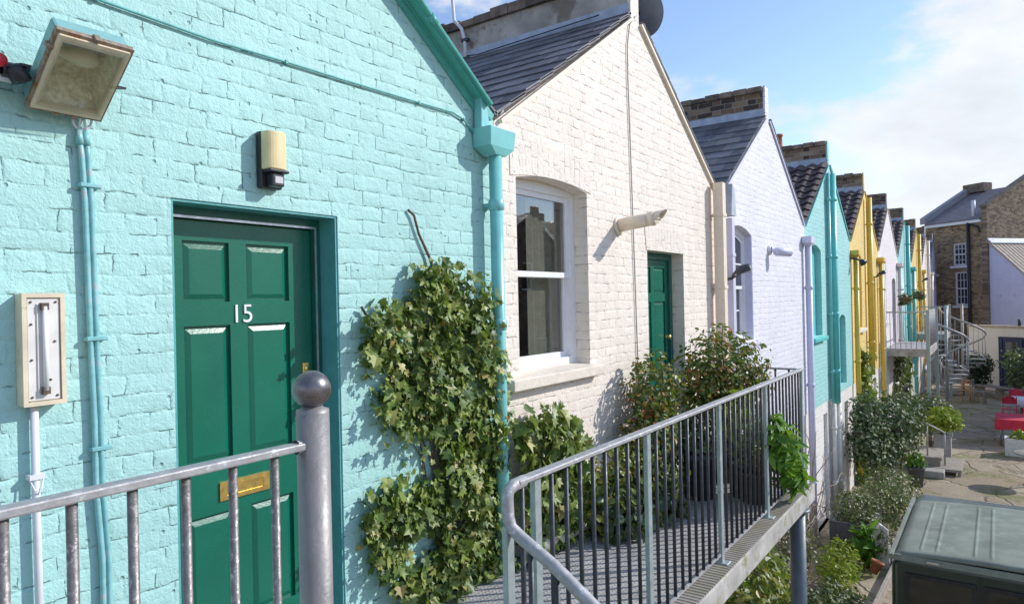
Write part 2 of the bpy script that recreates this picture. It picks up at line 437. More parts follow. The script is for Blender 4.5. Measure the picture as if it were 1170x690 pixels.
plain('van_roof', (.21, .235, .195), .85, spec=.25, var=.25, vscale=3, spots=(.25, .29, .25), spotamt=.55, spotscale=5)
plain('van_glass', (.006, .010, .009), .06, var=.1, spec=.7)
plain('rubber', (.02, .02, .02), .7, var=.1)
plain('door_blue', (.012, .022, .10), .4, var=.1)
plain('concrete', (.34, .32, .29), .9, var=.2, vscale=6, bs=.004, bscale=30)
plain('grey_render', (.36, .35, .36), .9, var=.15)
plain('clay_roof', (.46, .38, .30), .85, var=.2, vscale=9, bs=.01, bscale=14)
plain('curtain', (.66, .58, .45), .9, var=.1)
plain('blind_white', (.55, .55, .60), .8, var=.05)
plain('skirt_cream', (.70, .63, .54), .75, var=.12, bs=.003, spots=(.45, .40, .33), spotamt=.6)

G = leaf_mat
G('ivy_leaf', [(0, (0.061, 0.110, 0.021)), (.35, (0.127, 0.211, 0.038)), (.7, (0.260, 0.336, 0.071)), (.93, (0.413, 0.448, 0.126)), (1, (0.496, 0.370, 0.137))], .22)
G('photinia_leaf', [(0, (0.049, 0.094, 0.022)), (.4, (0.113, 0.170, 0.035)), (.66, (0.227, 0.255, 0.047)), (.84, (0.452, 0.246, 0.064)), (1, (0.383, 0.094, 0.040))], .25)
G('dark_leaf', [(0, (0.013, 0.039, 0.015)), (.6, (0.039, 0.088, 0.033)), (1, (0.099, 0.165, 0.077))], .15, .45)
G('bright_leaf', [(0, (0.060, 0.184, 0.018)), (.6, (0.144, 0.345, 0.036)), (1, (0.264, 0.483, 0.072))], .35)
G('lime_leaf', [(0, (0.157, 0.243, 0.017)), (.6, (0.343, 0.429, 0.031)), (1, (0.572, 0.572, 0.072))], .3)
G('camellia_leaf', [(0, (0.041, 0.070, 0.031)), (.5, (0.101, 0.149, 0.063)), (.85, (0.223, 0.261, 0.133)), (1, (0.371, 0.384, 0.220))], .12, .55)
G('greygreen_leaf', [(0, (0.071, 0.093, 0.039)), (.6, (0.159, 0.179, 0.076)), (1, (0.273, 0.273, 0.138))], .2)
G('moss_leaf', [(0, (0.069, 0.113, 0.020)), (.5, (0.172, 0.224, 0.036)), (.85, (0.345, 0.345, 0.050)), (1, (0.448, 0.310, 0.083))], .25)
G('heather_leaf', [(0, (0.090, 0.083, 0.068)), (.5, (0.195, 0.165, 0.128)), (.8, (0.150, 0.195, 0.075)), (1, (0.390, 0.300, 0.255))], .2)

# window glass: clear with true reflection
def glass_mat(name, tint, op):
    m, nt, b = new_mat(name)
    gl = nt.node('ShaderNodeBsdfGlossy'); gl.inputs['Roughness'].default_value = .015
    trn = nt.node('ShaderNodeBsdfTransparent'); trn.inputs[0].default_value = (*tint, 1)
    lw = nt.node('ShaderNodeLayerWeight'); lw.inputs[0].default_value = .5
    mx = nt.node('ShaderNodeMixShader'); nt.put(mx.inputs[0], nt.m('ADD', nt.m('MULTIPLY', nt.m('POWER', lw.outputs['Facing'], 4.0), .9), op, clamp=True))
    nt.l.new(trn.outputs[0], mx.inputs[1]); nt.l.new(gl.outputs[0], mx.inputs[2])
    nt.l.new(mx.outputs[0], nt.n['Material Output'].inputs[0]); MATS[name] = m
glass_mat('glass', (.74, .77, .77), .13)
glass_mat('lamp_glass', (.86, .86, .80), .03)
plain('dark_pane', (.03, .035, .045), .05, var=.1, spec=.8)

# checker plate walkway
m, nt, b = new_mat('checker_plate')
pos = nt.node('ShaderNodeNewGeometry').outputs['Position']
sp = nt.node('ShaderNodeSeparateXYZ'); nt.put(sp.inputs[0], pos)
sx = nt.m('SINE', nt.m('MULTIPLY', nt.m('ADD', sp.outputs[0], sp.outputs[1]), 105)); sy = nt.m('SINE', nt.m('MULTIPLY', nt.m('SUBTRACT', sp.outputs[0], sp.outputs[1]), 105))
hh = nt.maprange(nt.m('MULTIPLY', sx, sy), .15, .55, 0, 1, True)
nz = nt.noise(pos, 6, 5, .65)
c = nt.mix(nt.maprange(nz, .35, .7, 0, 1), (.30, .285, .28), (.52, .50, .49))
c = nt.mix(nt.m('MULTIPLY', hh, .35), c, (.60, .58, .57))
nt.l.new(c, b.inputs['Base Color']); b.inputs['Metallic'].default_value = .0; b.inputs['Roughness'].default_value = .6
bump(nt, b, hh, .004); MATS['checker_plate'] = m

m, nt, b = new_mat('ridged_nosing')
pos = nt.node('ShaderNodeNewGeometry').outputs['Position']; sp = nt.node('ShaderNodeSeparateXYZ'); nt.put(sp.inputs[0], pos)
rg = nt.m('SINE', nt.m('MULTIPLY', sp.outputs[0], 160))
c = nt.mix(nt.maprange(nt.noise(pos, 5, 5, .65), .38, .62, 0, 1), (.30, .28, .255), (.23, .215, .16)); c = nt.mix(nt.maprange(rg, -.6, .6, .5, 0), c, (.14, .11, .085))
nt.l.new(c, b.inputs['Base Color']); b.inputs['Roughness'].default_value = .85; bump(nt, b, rg, .004); MATS['ridged_nosing'] = m

# yard: worn stone slabs, sandy dirt and moss
m, nt, b = new_mat('yard_stone')
pos = nt.node('ShaderNodeNewGeometry').outputs['Position']
wob = nt.vm('SUBTRACT', nt.noise(pos, 1.1, 3, .6, 1), (.5, .5, .5))
sc_ = nt.node('ShaderNodeVectorMath', operation='SCALE'); nt.put(sc_.inputs[0], wob); sc_.inputs[3].default_value = .5
pw = nt.vm('ADD', pos, sc_.outputs[0])
vo = nt.node('ShaderNodeTexVoronoi', feature='DISTANCE_TO_EDGE'); nt.put(vo.inputs['Vector'], pw); vo.inputs['Scale'].default_value = .95
vc = nt.node('ShaderNodeTexVoronoi'); nt.put(vc.inputs['Vector'], pw); vc.inputs['Scale'].default_value = .95
sepc = nt.node('ShaderNodeSeparateColor'); nt.put(sepc.inputs[0], vc.outputs['Color'])
c = nt.ramp(sepc.outputs[0], [(0, (.34, .265, .185)), (.5, (.44, .36, .26)), (1, (.50, .42, .31))])
c = nt.mix(nt.maprange(nt.noise(pos, 2.4, 6, .7), .4, .65, 0, .6), c, (.28, .225, .16))
crk = nt.maprange(vo.outputs['Distance'], .006, .035, 1, 0, True)
c = nt.mix(nt.m('MULTIPLY', crk, .32), c, (.14, .12, .085))
mo = nt.maprange(nt.noise(pos, .9, 6, .7), .51, .60, 0, .7)
c = nt.mix(mo, c, (.16, .17, .04))
c = nt.mix(nt.maprange(nt.noise(pos, 14, 4, .7), .5, .75, 0, .5), c, (.48, .42, .34))
nt.l.new(c, b.inputs['Base Color']); b.inputs['Roughness'].default_value = .95
hgt = nt.m('ADD', nt.m('MULTIPLY', crk, -1), nt.m('ADD', nt.m('MULTIPLY', sepc.outputs[1], .8), nt.noise(pos, 18, 5, .7)))
bump(nt, b, hgt, .03); MATS['yard_stone'] = m

# ------------------------------------------------------------------ ground, sky and sun
mb = MB(); mb.box(-600, 1200, -700, 700, -.5, 0); tag(mb.build('ground', 'yard_stone'), 'worn stone and bare earth of the yard below the houses', 'ground', kind='structure')

SUN_AZ, SUN_EL = R(-45), R(31)          # azimuth measured from +X towards +Y
sdir = Vector((math.cos(SUN_EL) * math.cos(SUN_AZ), math.cos(SUN_EL) * math.sin(SUN_AZ), math.sin(SUN_EL)))
sun = bpy.data.lights.new('sun', 'SUN'); sun.energy = 2.45; sun.angle = R(.5); sun.color = (1, .965, .905)
so = bpy.data.objects.new('sun', sun); COL.objects.link(so); so.rotation_euler = (-sdir).to_track_quat('-Z', 'Y').to_euler(); so.location = (10, -20, 20)
w = bpy.data.worlds.new('World'); scene.world = w; w.use_nodes = True
nt = NT(w.node_tree); bg = nt.n['Background']
sky = nt.node('ShaderNodeTexSky', sky_type='NISHITA'); sky.sun_disc = False
sky.sun_elevation = SUN_EL; sky.sun_rotation = R(90) - SUN_AZ; sky.altitude = 800; sky.air_density = 1.15; sky.dust_density = .25; sky.ozone_density = 2.2
tc = nt.node('ShaderNodeTexCoord').outputs['Generated']
sp = nt.node('ShaderNodeSeparateXYZ'); nt.put(sp.inputs[0], tc)
el = sp.outputs[2]
mp = nt.node('ShaderNodeMapping'); nt.put(mp.inputs[0], tc); mp.inputs['Location'].default_value = (1.21, 7.40, 6.87); mp.inputs['Scale'].default_value = (1, 1, 2.1)
n1 = nt.noise(mp.outputs[0], 2.6, 9, .58)
n2 = nt.noise(mp.outputs[0], 9, 6, .6)
cov = nt.m('ADD', n1, nt.maprange(el, .07, .33, .22, -.005))
cm = nt.maprange(nt.m('ADD', cov, nt.m('MULTIPLY', nt.m('SUBTRACT', n2, .5), .12)), .535, .66, 0, 1, True)
shade = nt.maprange(n2, .3, .7, 3.45, 4.1)
cl = nt.node('ShaderNodeCombineColor'); nt.put(cl.inputs[0], nt.m('MULTIPLY', shade, .94)); nt.put(cl.inputs[1], nt.m('MULTIPLY', shade, .968)); nt.put(cl.inputs[2], shade)
skyc = nt.mix(1.0, sky.outputs[0], (.90, .86, .90), 'MULTIPLY')      # clear blue rather than cyan
colr = nt.mix(nt.m('MULTIPLY', cm, .94), skyc, cl.outputs[0])
nt.l.new(colr, bg.inputs[0]); bg.inputs[1].default_value = .15

# ------------------------------------------------------------------ house pieces
def arch(x0, x1, z0, zs, crown, n=10):
    """opening outline with a segmental head"""
    pts = [(x0, z0), (x1, z0)]
    if crown - zs < .005: return pts + [(x1, zs), (x0, zs)]
    for i in range(n + 1):
        k = i / n; x = x1 + (x0 - x1) * k
        pts.append((x, zs + (crown - zs) * (1 - (2 * k - 1) ** 2)))
    return pts
def rect(x0, x1, z0, z1): return [(x0, z0), (x1, z0), (x1, z1), (x0, z1)]

def sash_window(root, x0, x1, z0, zs, crown, y, mat='white_paint', bars=(0, 0), meet=None, glass='dark_pane', sill=None, sill_mat='stone_sill'):
    f = MB(); fw_ = .055; rise_ = crown - zs
    f.plate(arch(x0 - .02, x1 + .02, z0 - .01, zs, crown + .02), [arch(x0 + fw_, x1 - fw_, z0 + .05, zs - .045, crown - .05)], XZ, y, y + .09)
    win = f.build('window', mat, root, bevel=.004)
    meet = meet or (z0 + zs) / 2
    for (a, b_, yy, up_) in ((meet - .02, zs - .045, y + .018, True), (z0 + .05, meet + .02, y + .05, False)):
        s = MB(); q = .042
        ix0, ix1, iz0, iz1 = x0 + fw_ + q, x1 - fw_ - q, a + q, b_ - q
        if up_: s.plate(arch(x0 + fw_, x1 - fw_, a, b_, crown - .05), [arch(ix0, ix1, iz0, iz1, crown - .05 - q)], XZ, yy, yy + .034)
        else: s.plate(rect(x0 + fw_, x1 - fw_, a, b_), [rect(ix0, ix1, iz0, iz1)], XZ, yy, yy + .034)
        for i in range(bars[0]):
            xx = ix0 + (ix1 - ix0) * (i + 1) / (bars[0] + 1); s.box(xx - .011, xx + .011, yy + .004, yy + .03, iz0 - .002, iz1 + .002 + (rise_ if up_ else 0))
        for i in range(bars[1]):
            zz = iz0 + (iz1 - iz0) * (i + 1) / (bars[1] + 1); s.box(ix0 - .002, ix1 + .002, yy + .006, yy + .028, zz - .011, zz + .011)
        s.build('sash', mat, win, bevel=.003)
        p = MB()
        if up_: p.prism(arch(ix0 - .004, ix1 + .004, iz0 - .004, iz1, crown - .046 - q), XZ, yy + .014, yy + .02)
        else: p.box(ix0 - .005, ix1 + .005, yy + .014, yy + .02, iz0 - .005, iz1 + .005)
        p.build('pane', glass, win)
    if sill:
        sx0, sx1, sz0, sz1, out = sill
        p = MB(); p.prism([(y + .07, sz1 + .012), (-out, sz1 - .012), (-out, sz0), (y + .07, sz0)], lambda a, b_, d: (d, a, b_), sx0, sx1)
        p.build('sill', sill_mat, win, bevel=.008, seg=2)
    return win

def panel_door(root, x0, x1, z0, z1, y, panels, mat='door_green'):
    d = MB()
    d.plate(rect(x0, x1, z0, z1), [rect(*p) for p in panels], XZ, y, y + .045, hd=y + .016)
    for (a, b_, c, e) in panels:
        d.box(a - .002, b_ + .002, y + .016, y + .044, c - .002, e + .002)
        m1, m2 = .012, .034                                           # raised field with sloped edges
        o = len(d.v)
        d.add([(a + m1, y + .0155, c + m1), (b_ - m1, y + .0155, c + m1), (b_ - m1, y + .0155, e - m1), (a + m1, y + .0155, e - m1),
               (a + m2, y + .006, c + m2), (b_ - m2, y + .006, c + m2), (b_ - m2, y + .006, e - m2), (a + m2, y + .006, e - m2)],
              [(0, 1, 5, 4), (1, 2, 6, 5), (2, 3, 7, 6), (3, 0, 4, 7), (4, 5, 6, 7)])
    return d.build('door', mat, root, bevel=.003)

def slate_roof(root, xa, za, xb, zb, y0, y1, seed, gauge=.225, wdt=.32):
    r = random.Random(seed); mbx = MB()
    a, b_ = Vector((xa, 0, za)), Vector((xb, 0, zb)); L = (b_ - a).length; d = (b_ - a).normalized(); n = Vector((-d.z, 0, d.x))
    if n.z < 0: n = -n
    rows = int(L / gauge) + 1
    for i in range(rows):
        lo = a + d * (i * gauge - .03); ln = min(gauge * 1.9, L + .03 - i * gauge)
        if ln < .05: continue
        yy = y0 - (wdt / 2 if i % 2 else 0)
        while yy < y1:
            p0, p1 = max(yy, y0), min(yy + wdt - .0015, y1); yy += wdt
            if p1 - p0 < .03: continue
            t = r.uniform(.014, .019); k = r.gauss(0, .002); lift = .021 + r.gauss(0, .001)
            q = lo + d * k
            vs = []
            for (s_, h0) in ((0, lift), (ln, .002)):
                for yv in (p0, p1):
                    for h in (h0, h0 + t): vs.append(q + d * s_ + n * h + Vector((0, yv, 0)))
            mbx.add(vs, [(0, 1, 3, 2), (4, 6, 7, 5), (0, 4, 5, 1), (2, 3, 7, 6), (0, 2, 6, 4), (1, 5, 7, 3)])
    return mbx.build('roof', 'slate', root)
def tile_roof(root, xa, za, xb, zb, y0, y1, gauge=.25, wave=.215):
    mbx = MB(); a, b_ = Vector((xa, 0, za)), Vector((xb, 0, zb)); L = (b_ - a).length; d = (b_ - a).normalized(); n = Vector((-d.z, 0, d.x))
    if n.z < 0: n = -n
    rows = int(L / gauge) + 1; ny = int((y1 - y0) / (wave / 6)); vs = []
    for i in range(rows):
        for (s_, h0) in ((i * gauge - .04, .045), (min((i + 1) * gauge + .02, L), .012)):
            for j in range(ny + 1):
                y = y0 + (y1 - y0) * j / ny; ph = (y / wave) % 1.0
                prof = .036 * max(0, math.sin(ph * math.pi * 2 * .8)) if ph < .63 else -.006
                vs.append(a + d * s_ + n * (h0 + prof) + Vector((0, y, 0)))
    fs = []
    for i in range(rows * 2 - 1):
        for j in range(ny):
            k = i * (ny + 1) + j; fs.append((k, k + 1, k + ny + 2, k + ny + 1))
    mbx.add(vs, fs)
    return mbx.build('roof', 'pantile', root)

EAVE, APEX, TOP, BAY, X0 = 5.50, 6.93, 7.37, 4.46, -.83
BASE_Z = 2.27
def house(i, wall, name_label, holes, low_holes, roof, ridge_mat, pier=True, verge='white_paint', depth=5.0, xend=None):
    x0 = X0 + BAY * i; x1 = x0 + BAY; ax = (x0 + x1) / 2
    t = thing('terraced_house', name_label, 'house', (ax, .1, 0), 'gabled houses in a painted terrace')
    hw = .085; zp = APEX - hw * (APEX - EAVE) / (BAY / 2)
    out = [(x0 + .003, BASE_Z), (x1 - .003, BASE_Z), (x1 - .003, EAVE), (ax + hw, zp), (ax - hw, zp), (x0 + .003, EAVE)]
    f = MB(); f.plate(out, holes, XZ, 0, .25); f.box(ax - hw, ax + hw, 0, .03, zp + .001, TOP - .012); f.build('wall', wall, t)
    g = MB(); g.plate(rect(x0 + .003, x1 - .003, 0, BASE_Z - .003), low_holes, XZ, .012, .25, hd=.07)
    for hh_ in low_holes:
        xs = [p[0] for p in hh_]; zs_ = [p[1] for p in hh_]; g.box(min(xs), max(xs), .071, .09, min(zs_), max(zs_))
    g.build('ground_floor_wall', 'brick_base', t)
    rw = MB(); rw.box(ax - .083, ax + .083, .032, depth, zp + .002, TOP - .10); rw_o = rw.build('ridge_wall', ridge_mat, t)
    cp = MB(); r = random.Random(i * 5 + 1); y = .034
    while y < depth:                                                  # brick-on-edge coping, uneven
        l = r.uniform(.19, .24); j = r.gauss(0, .006); cp.box(ax - .125 + j, ax + .12 + j, y, min(y + l - .006, depth), TOP - .098, TOP + r.gauss(-.012, .010)); y += l
    cp.build('coping', 'coping_brick', rw_o, bevel=.01)
    fl = MB()
    for s in (-1, 1):
        e = ax + s * .085; za = APEX - .085 * .64 + .05
        fl.prism([(e, za + .10), (e + s * .006, za + .10), (e + s * .02, za - .01), (e + s * .19, za - .115), (e + s * .19, za - .130), (e + s * .01, za - .02)],
                 lambda a, b_, d: (a, d, b_), .02, depth)
    fl.build('flashing', 'lead', rw_o)
    for s in (-1, 1):
        xa = ax + s * (BAY / 2 - .02); xb = ax + s * .12
        if roof == 'slate': slate_roof(t, xa, EAVE + .03, xb, zp + .02, -.025, depth, i * 3 + s)
        else: tile_roof(t, xa, EAVE + .03, xb, zp + .02, -.02, depth)
    vg = MB()
    for s in (-1, 1):
        vg.bar((ax + s * (BAY / 2 - .05), -.016, EAVE + .005), (ax + s * (hw + .01), -.016, zp - .008), .032 if i < 2 else .02, .05 if i < 1 else .028)
    vg.build('verge', verge, t)
    vl = MB(); vl.prism([(x1 - .16, EAVE + .12), (x1 - .02, EAVE - .02), (x1 + .02, EAVE - .02), (x1 + .16, EAVE + .12), (x1 + .16, EAVE + .09), (x1 + .02, EAVE - .05), (x1 - .02, EAVE - .05), (x1 - .16, EAVE + .09)],
                        lambda a, b_, d: (a, d, b_), .03, depth); vl.build('valley_gutter', 'lead', t)
    bk = MB(); bk.plate([(x0 + .003, 0), (x1 - .003, 0), (x1 - .003, EAVE - .06), (ax, APEX - .1), (x0 + .003, EAVE - .06)], [], XZ, depth - .2, depth - .02); bk.build('rear_wall', 'brick_stock', t)  # out of sight; added so no daylight leaks in behind the windows
    pw_ = MB(); pw_.box(x0 + .004, x0 + .10, .252, depth - .21, 0, EAVE - .06); pw_.build('party_wall', 'grey_render', t)  # unseen partition, added to keep the interior dark
    return t, x0, x1, ax

def drainpipe(root, x, y, z0, z1, r, mat, hopper=True, square=False, joints=3):
    p = MB()
    if square: p.box(x - r, x + r, y - r, y + r, z0, z1)
    else: p.tube([(x, y, z0), (x, y, z1)], r, 16)
    for k in range(joints):
        z = z0 + (z1 - z0) * (k + .55) / joints
        if square: p.box(x - r - .008, x + r + .008, y - r - .008, y + r + .008, z - .02, z + .02)
        else: p.lathe([(r + .001, -.035), (r + .009, -.03), (r + .009, .03), (r + .001, .035)], (x, y, z), 16)
        p.box(x - .03, x + .03, y + r * .6, -.001, z - .012, z + .012)   # bracket to the wall
    o = p.build('drainpipe', mat, root, bevel=.003 if square else 0)
    if hopper:
        h = MB(); a, b_ = .135, .085
        h.add([(x - a, y - a * .6, z1 + .12), (x + a, y - a * .6, z1 + .12), (x + a, -.004, z1 + .12), (x - a, -.004, z1 + .12),
               (x - a, y - a * .6, z1 + .01), (x + a, y - a * .6, z1 + .01), (x + a, -.004, z1 + .01), (x - a, -.004, z1 + .01),
               (x - b_ * .6, y - .05, z1 - .04), (x + b_ * .6, y - .05, z1 - .04), (x + b_ * .6, y + .05, z1 - .04), (x - b_ * .6, y + .05, z1 - .04)],
              [(0, 1, 2, 3), (0, 4, 5, 1), (1, 5, 6, 2), (2, 6, 7, 3), (3, 7, 4, 0), (4, 8, 9, 5), (5, 9, 10, 6), (6, 10, 11, 7), (7, 11, 8, 4), (8, 11, 10, 9)])
        h.build('hopper', mat, o, bevel=.008, seg=2)
    return o
# ================================================================== HOUSE 1 (mint, door 15)
h1, x0, x1, ax = house(0, 'brick_mint', 'mint painted brick house with a panelled green front door', [rect(1.445, 2.295, 2.70, 4.75)], [], 'slate', 'brick_stock', verge='teal_paint')
rv = MB()                                                             # rendered reveal of the doorway
rv.box(2.283, 2.294, .006, .24, 2.71, 4.738); rv.box(1.446, 1.457, .006, .24, 2.71, 4.738); rv.box(1.446, 2.294, .006, .24, 4.7385, 4.749)
rv.build('door_reveal', 'reveal_teal', h1)
df = MB(); df.plate(rect(1.4575, 2.2825, 2.705, 4.738), [rect(1.505, 2.245, 2.74, 4.690)], XZ, .125, .235); dfo = df.build('door_frame', 'door_frame_green', h1, bevel=.004)
st = MB(); st.box(1.500, 2.256, .117, .1235, 4.690, 4.7005); st.box(2.2455, 2.256, .117, .1235, 2.74, 4.6895); st.build('weather_strip', 'aluminium', dfo)
d15 = panel_door(h1, 1.508, 2.242, 2.742, 4.686, .152, [(1.571, 1.79, 4.33, 4.597), (1.877, 2.11, 4.33, 4.597), (1.571, 1.79, 3.62, 4.225), (1.877, 2.11, 3.62, 4.225), (1.571, 1.79, 2.88, 3.388), (1.877, 2.11, 2.88, 3.388)])
tag(d15, 'green panelled door with number 15 and a brass letterbox')
lb = MB(); lb.plate(rect(1.718, 1.972, 3.438, 3.522), [rect(1.752, 1.938, 3.458, 3.502)], XZ, .144, .1515); lb.box(1.745, 1.945, .1475, .1512, 3.452, 3.508)
lb.add([(1.752, .1472, 3.461), (1.938, .1472, 3.461), (1.938, .1455, 3.499), (1.752, .1455, 3.499)], [(0, 1, 2, 3)])
lb.build('letterbox', 'brass', d15, bevel=.0015, fix=False)
lk = MB(); lk.box(2.178, 2.214, .143, .1515, 3.955, 4.02); lk.lathe([(.013, 0), (.013, .008), (0, .009)], (2.196, .1435, 3.99), 16, (0, -1, 0)); lk.build('lock', 'brass', d15, bevel=.003)
cu = bpy.data.curves.new('house_number', 'FONT'); cu.body = '15'; cu.size = .120; cu.extrude = .003; cu.offset = -.0004; cu.align_x = 'CENTER'; cu.space_character = .95
tmp = bpy.data.objects.new('house_number', cu); COL.objects.link(tmp); bpy.context.view_layer.update()
nm_ = bpy.data.meshes.new_from_object(tmp.evaluated_get(bpy.context.evaluated_depsgraph_get())); bpy.data.objects.remove(tmp)
nm_.materials.clear(); nm_.materials.append(MATS['white_paint']); nu = bpy.data.objects.new('house_number', nm_); COL.objects.link(nu)
nu.parent = d15; nu.location = Vector((1.848, .148, 4.234)) - h1.location; nu.rotation_euler = (R(90), 0, 0)
# stout teal verge moulding running down to the hopper
vm_ = MB()
va, vb = Vector((1.40 + .03, -.055, 6.975)), Vector((3.47, -.055, 5.555))
vm_.bar(va, vb, .09, .022); vm_.bar(va + Vector((0, .045, -.04)), vb + Vector((0, .045, -.04)), .016, .06)
vm_.tube([va + Vector((0, -.042, .0)), vb + Vector((0, -.042, .0))], .019, 14)
va2, vb2 = Vector((1.40 - .03, -.055, 6.965)), Vector((-.75, -.055, 5.57))
vm_.bar(va2, vb2, .11, .035)
for k in (.22, .48, .74): 
    c_ = va.lerp(vb, k); d_ = (vb - va).normalized(); vm_.tube([c_ + Vector((0, -.042, 0)) - d_ * .03, c_ + Vector((0, -.042, 0)) + d_ * .03], .023, 14)
vm_.build('verge_moulding', 'teal_paint', h1)
dp = drainpipe(h1, 3.525, -.085, 2.2, 5.27, .043, 'teal_pipe', hopper=False, joints=4)
hp = MB()
hx0, hx1, hy, z0_, z1_ = 3.39, 3.665, -.155, 5.285, 5.405
hp.add([(hx0, hy, z1_), (hx1, hy, z1_), (hx1, -.004, z1_), (hx0, -.004, z1_), (hx0 + .01, hy + .01, z0_), (hx1 - .01, hy + .01, z0_), (hx1 - .01, -.004, z0_), (hx0 + .01, -.004, z0_),
        (3.47, -.13, 5.235), (3.58, -.13, 5.235), (3.58, -.03, 5.235), (3.47, -.03, 5.235), (hx0 + .015, hy + .015, z1_ - .02), (hx1 - .015, hy + .015, z1_ - .02), (hx1 - .015, -.012, z1_ - .02), (hx0 + .015, -.012, z1_ - .02)],
       [(0, 4, 5, 1), (1, 5, 6, 2), (2, 6, 7, 3), (3, 7, 4, 0), (4, 8, 9, 5), (5, 9, 10, 6), (6, 10, 11, 7), (7, 11, 8, 4), (8, 11, 10, 9), (0, 1, 13, 12), (1, 2, 14, 13), (2, 3, 15, 14), (3, 0, 12, 15), (12, 13, 14, 15)])
hp.prism([(3.405, 5.60), (3.46, 5.56), (3.50, 5.39), (3.40, 5.39)], lambda a, b_, d: (a, d, b_), -.075, -.015)
hp.build('hopper', 'teal_pipe', dp, bevel=.006, seg=2)

# ================================================================== HOUSE 2 (cream)
W2 = arch(3.87, 4.87, 3.785, 5.165, 5.212, 12); D2 = rect(6.02, 6.93, 2.60, 4.765)
h2, x0, x1, ax = house(1, 'brick_cream', 'cream painted brick house with a grey rendered ridge wall', [W2, D2], [], 'slate', 'render_grey', verge='cream_paint')
sash_window(h2, 3.885, 4.855, 3.80, 5.175, 5.175, .125, bars=(0, 0), meet=4.505, glass='glass', sill=(3.685, 4.97, 3.70, 3.79, .085))
q = MB(); q.box(3.86, 4.88, .13, .24, 5.176, 5.235); q.build('window_head', 'cream_paint', h2)
cur = MB()
for (a, b_) in ((3.93, 4.16), (4.38, 4.80)):
    n = 14; vs = []
    for i in range(n + 1):
        xx = a + (b_ - a) * i / n; yy = .27 + .018 * math.sin(i * 2.1)
        vs += [(xx, yy, 3.8), (xx, yy, 5.1)]
    cur.add(vs, [(2 * i, 2 * i + 2, 2 * i + 3, 2 * i + 1) for i in range(n)], True)
cur.build('curtain', 'curtain', h2)
for nm, a, b_, zs, cr, mt in (('brick_arch', 3.80, 4.94, 5.165, 5.212, 'soldier_cream'),):
    pts_lo = [(b_ + (a - b_) * k / 12, zs + (cr - zs) * (1 - (2 * k / 12 - 1) ** 2) + .001) for k in range(13)]
    pts_hi = [(x, z + .225) for x, z in reversed(pts_lo)]
    q = MB(); q.prism(pts_lo + pts_hi, XZ, -.006, .02); q.build(nm, mt, h2)
q = MB(); q.prism([(6.00, 4.766), (6.95, 4.766), (6.985, 4.99), (5.965, 4.99)], XZ, -.006, .02); q.build('brick_arch', 'soldier_cream', h2)
df = MB(); df.plate(rect(6.022, 6.928, 2.605, 4.763), [rect(6.08, 6.86, 2.64, 4.70)], XZ, .13, .24); df.build('door_frame', 'door_frame_green', h2, bevel=.004)
d2 = panel_door(h2, 6.083, 6.857, 2.642, 4.697, .152, [(6.16, 6.43, 4.36, 4.62), (6.51, 6.78, 4.36, 4.62), (6.16, 6.43, 3.55, 4.27), (6.51, 6.78, 3.55, 4.27), (6.16, 6.43, 2.8, 3.4), (6.51, 6.78, 2.8, 3.4)])
kn = MB(); kn.lathe([(.0, .05), (.02, .045), (.025, .03), (.012, .012), (.02, 0)], (6.80, .151, 3.9), 14, (0, -1, 0)); kn.build('knob', 'brass', d2)
fl = MB(); fl.tube([(5.42, -.001, 4.945), (5.42, -.36, 4.985)], .058, 18); fl.lathe([(.085, 0), (.085, .012), (.06, .02)], (5.42, -.001, 4.945), 20, (0, -1, .1))
fl.lathe([(.061, 0), (.064, .02), (.061, .04)], (5.42, -.30, 4.978), 18, (0, -1, .11)); fo = fl.build('boiler_flue', 'cream_paint', h2)
ft = MB()                                                             # slanted terminal
n = 18; vs = []
for k in range(n):
    t_ = 2 * math.pi * k / n; cxx, czz = math.cos(t_) * .056, math.sin(t_) * .056
    vs.append((5.42 + cxx, -.361, 4.985 + czz))
for k in range(n):
    t_ = 2 * math.pi * k / n; cxx, czz = math.cos(t_) * .056, math.sin(t_) * .056
    vs.append((5.42 + cxx, -.40 - .055 * (czz / .056), 4.992 + czz))
ft.add(vs, [(k, (k + 1) % n, n + (k + 1) % n, n + k) for k in range(n)], True)
for k in range(4): ft.box(5.42 - .05, 5.42 + .05, -.385, -.378, 4.955 + k * .02, 4.960 + k * .02)
ft.build('flue_terminal', 'stone_sill', fo, fix=False)
drainpipe(h2, 7.83, -.10, 2.3, 5.62, .055, 'cream_paint', hopper=False, square=True, joints=4)
sk = MB(); sk.box(3.75, 5.05, -.10, -.001, 2.58, 2.98); sk.prism([(-.10, 2.981), (-.001, 3.03), (-.001, 2.981)], lambda a, b_, d: (d, a, b_), 3.75, 5.05); sk.build('plinth', 'skirt_cream', h2, bevel=.012, seg=2)
wp = MB(); wp.tube([(3.72, -.17, 2.655), (5.6, -.17, 2.655)], .052, 16); wp.lathe([(.060, 0), (.060, .06), (.052, .065)], (3.70, -.17, 2.655), 16, (1, 0, 0)); wp.build('waste_pipe', 'skirt_cream', h2)

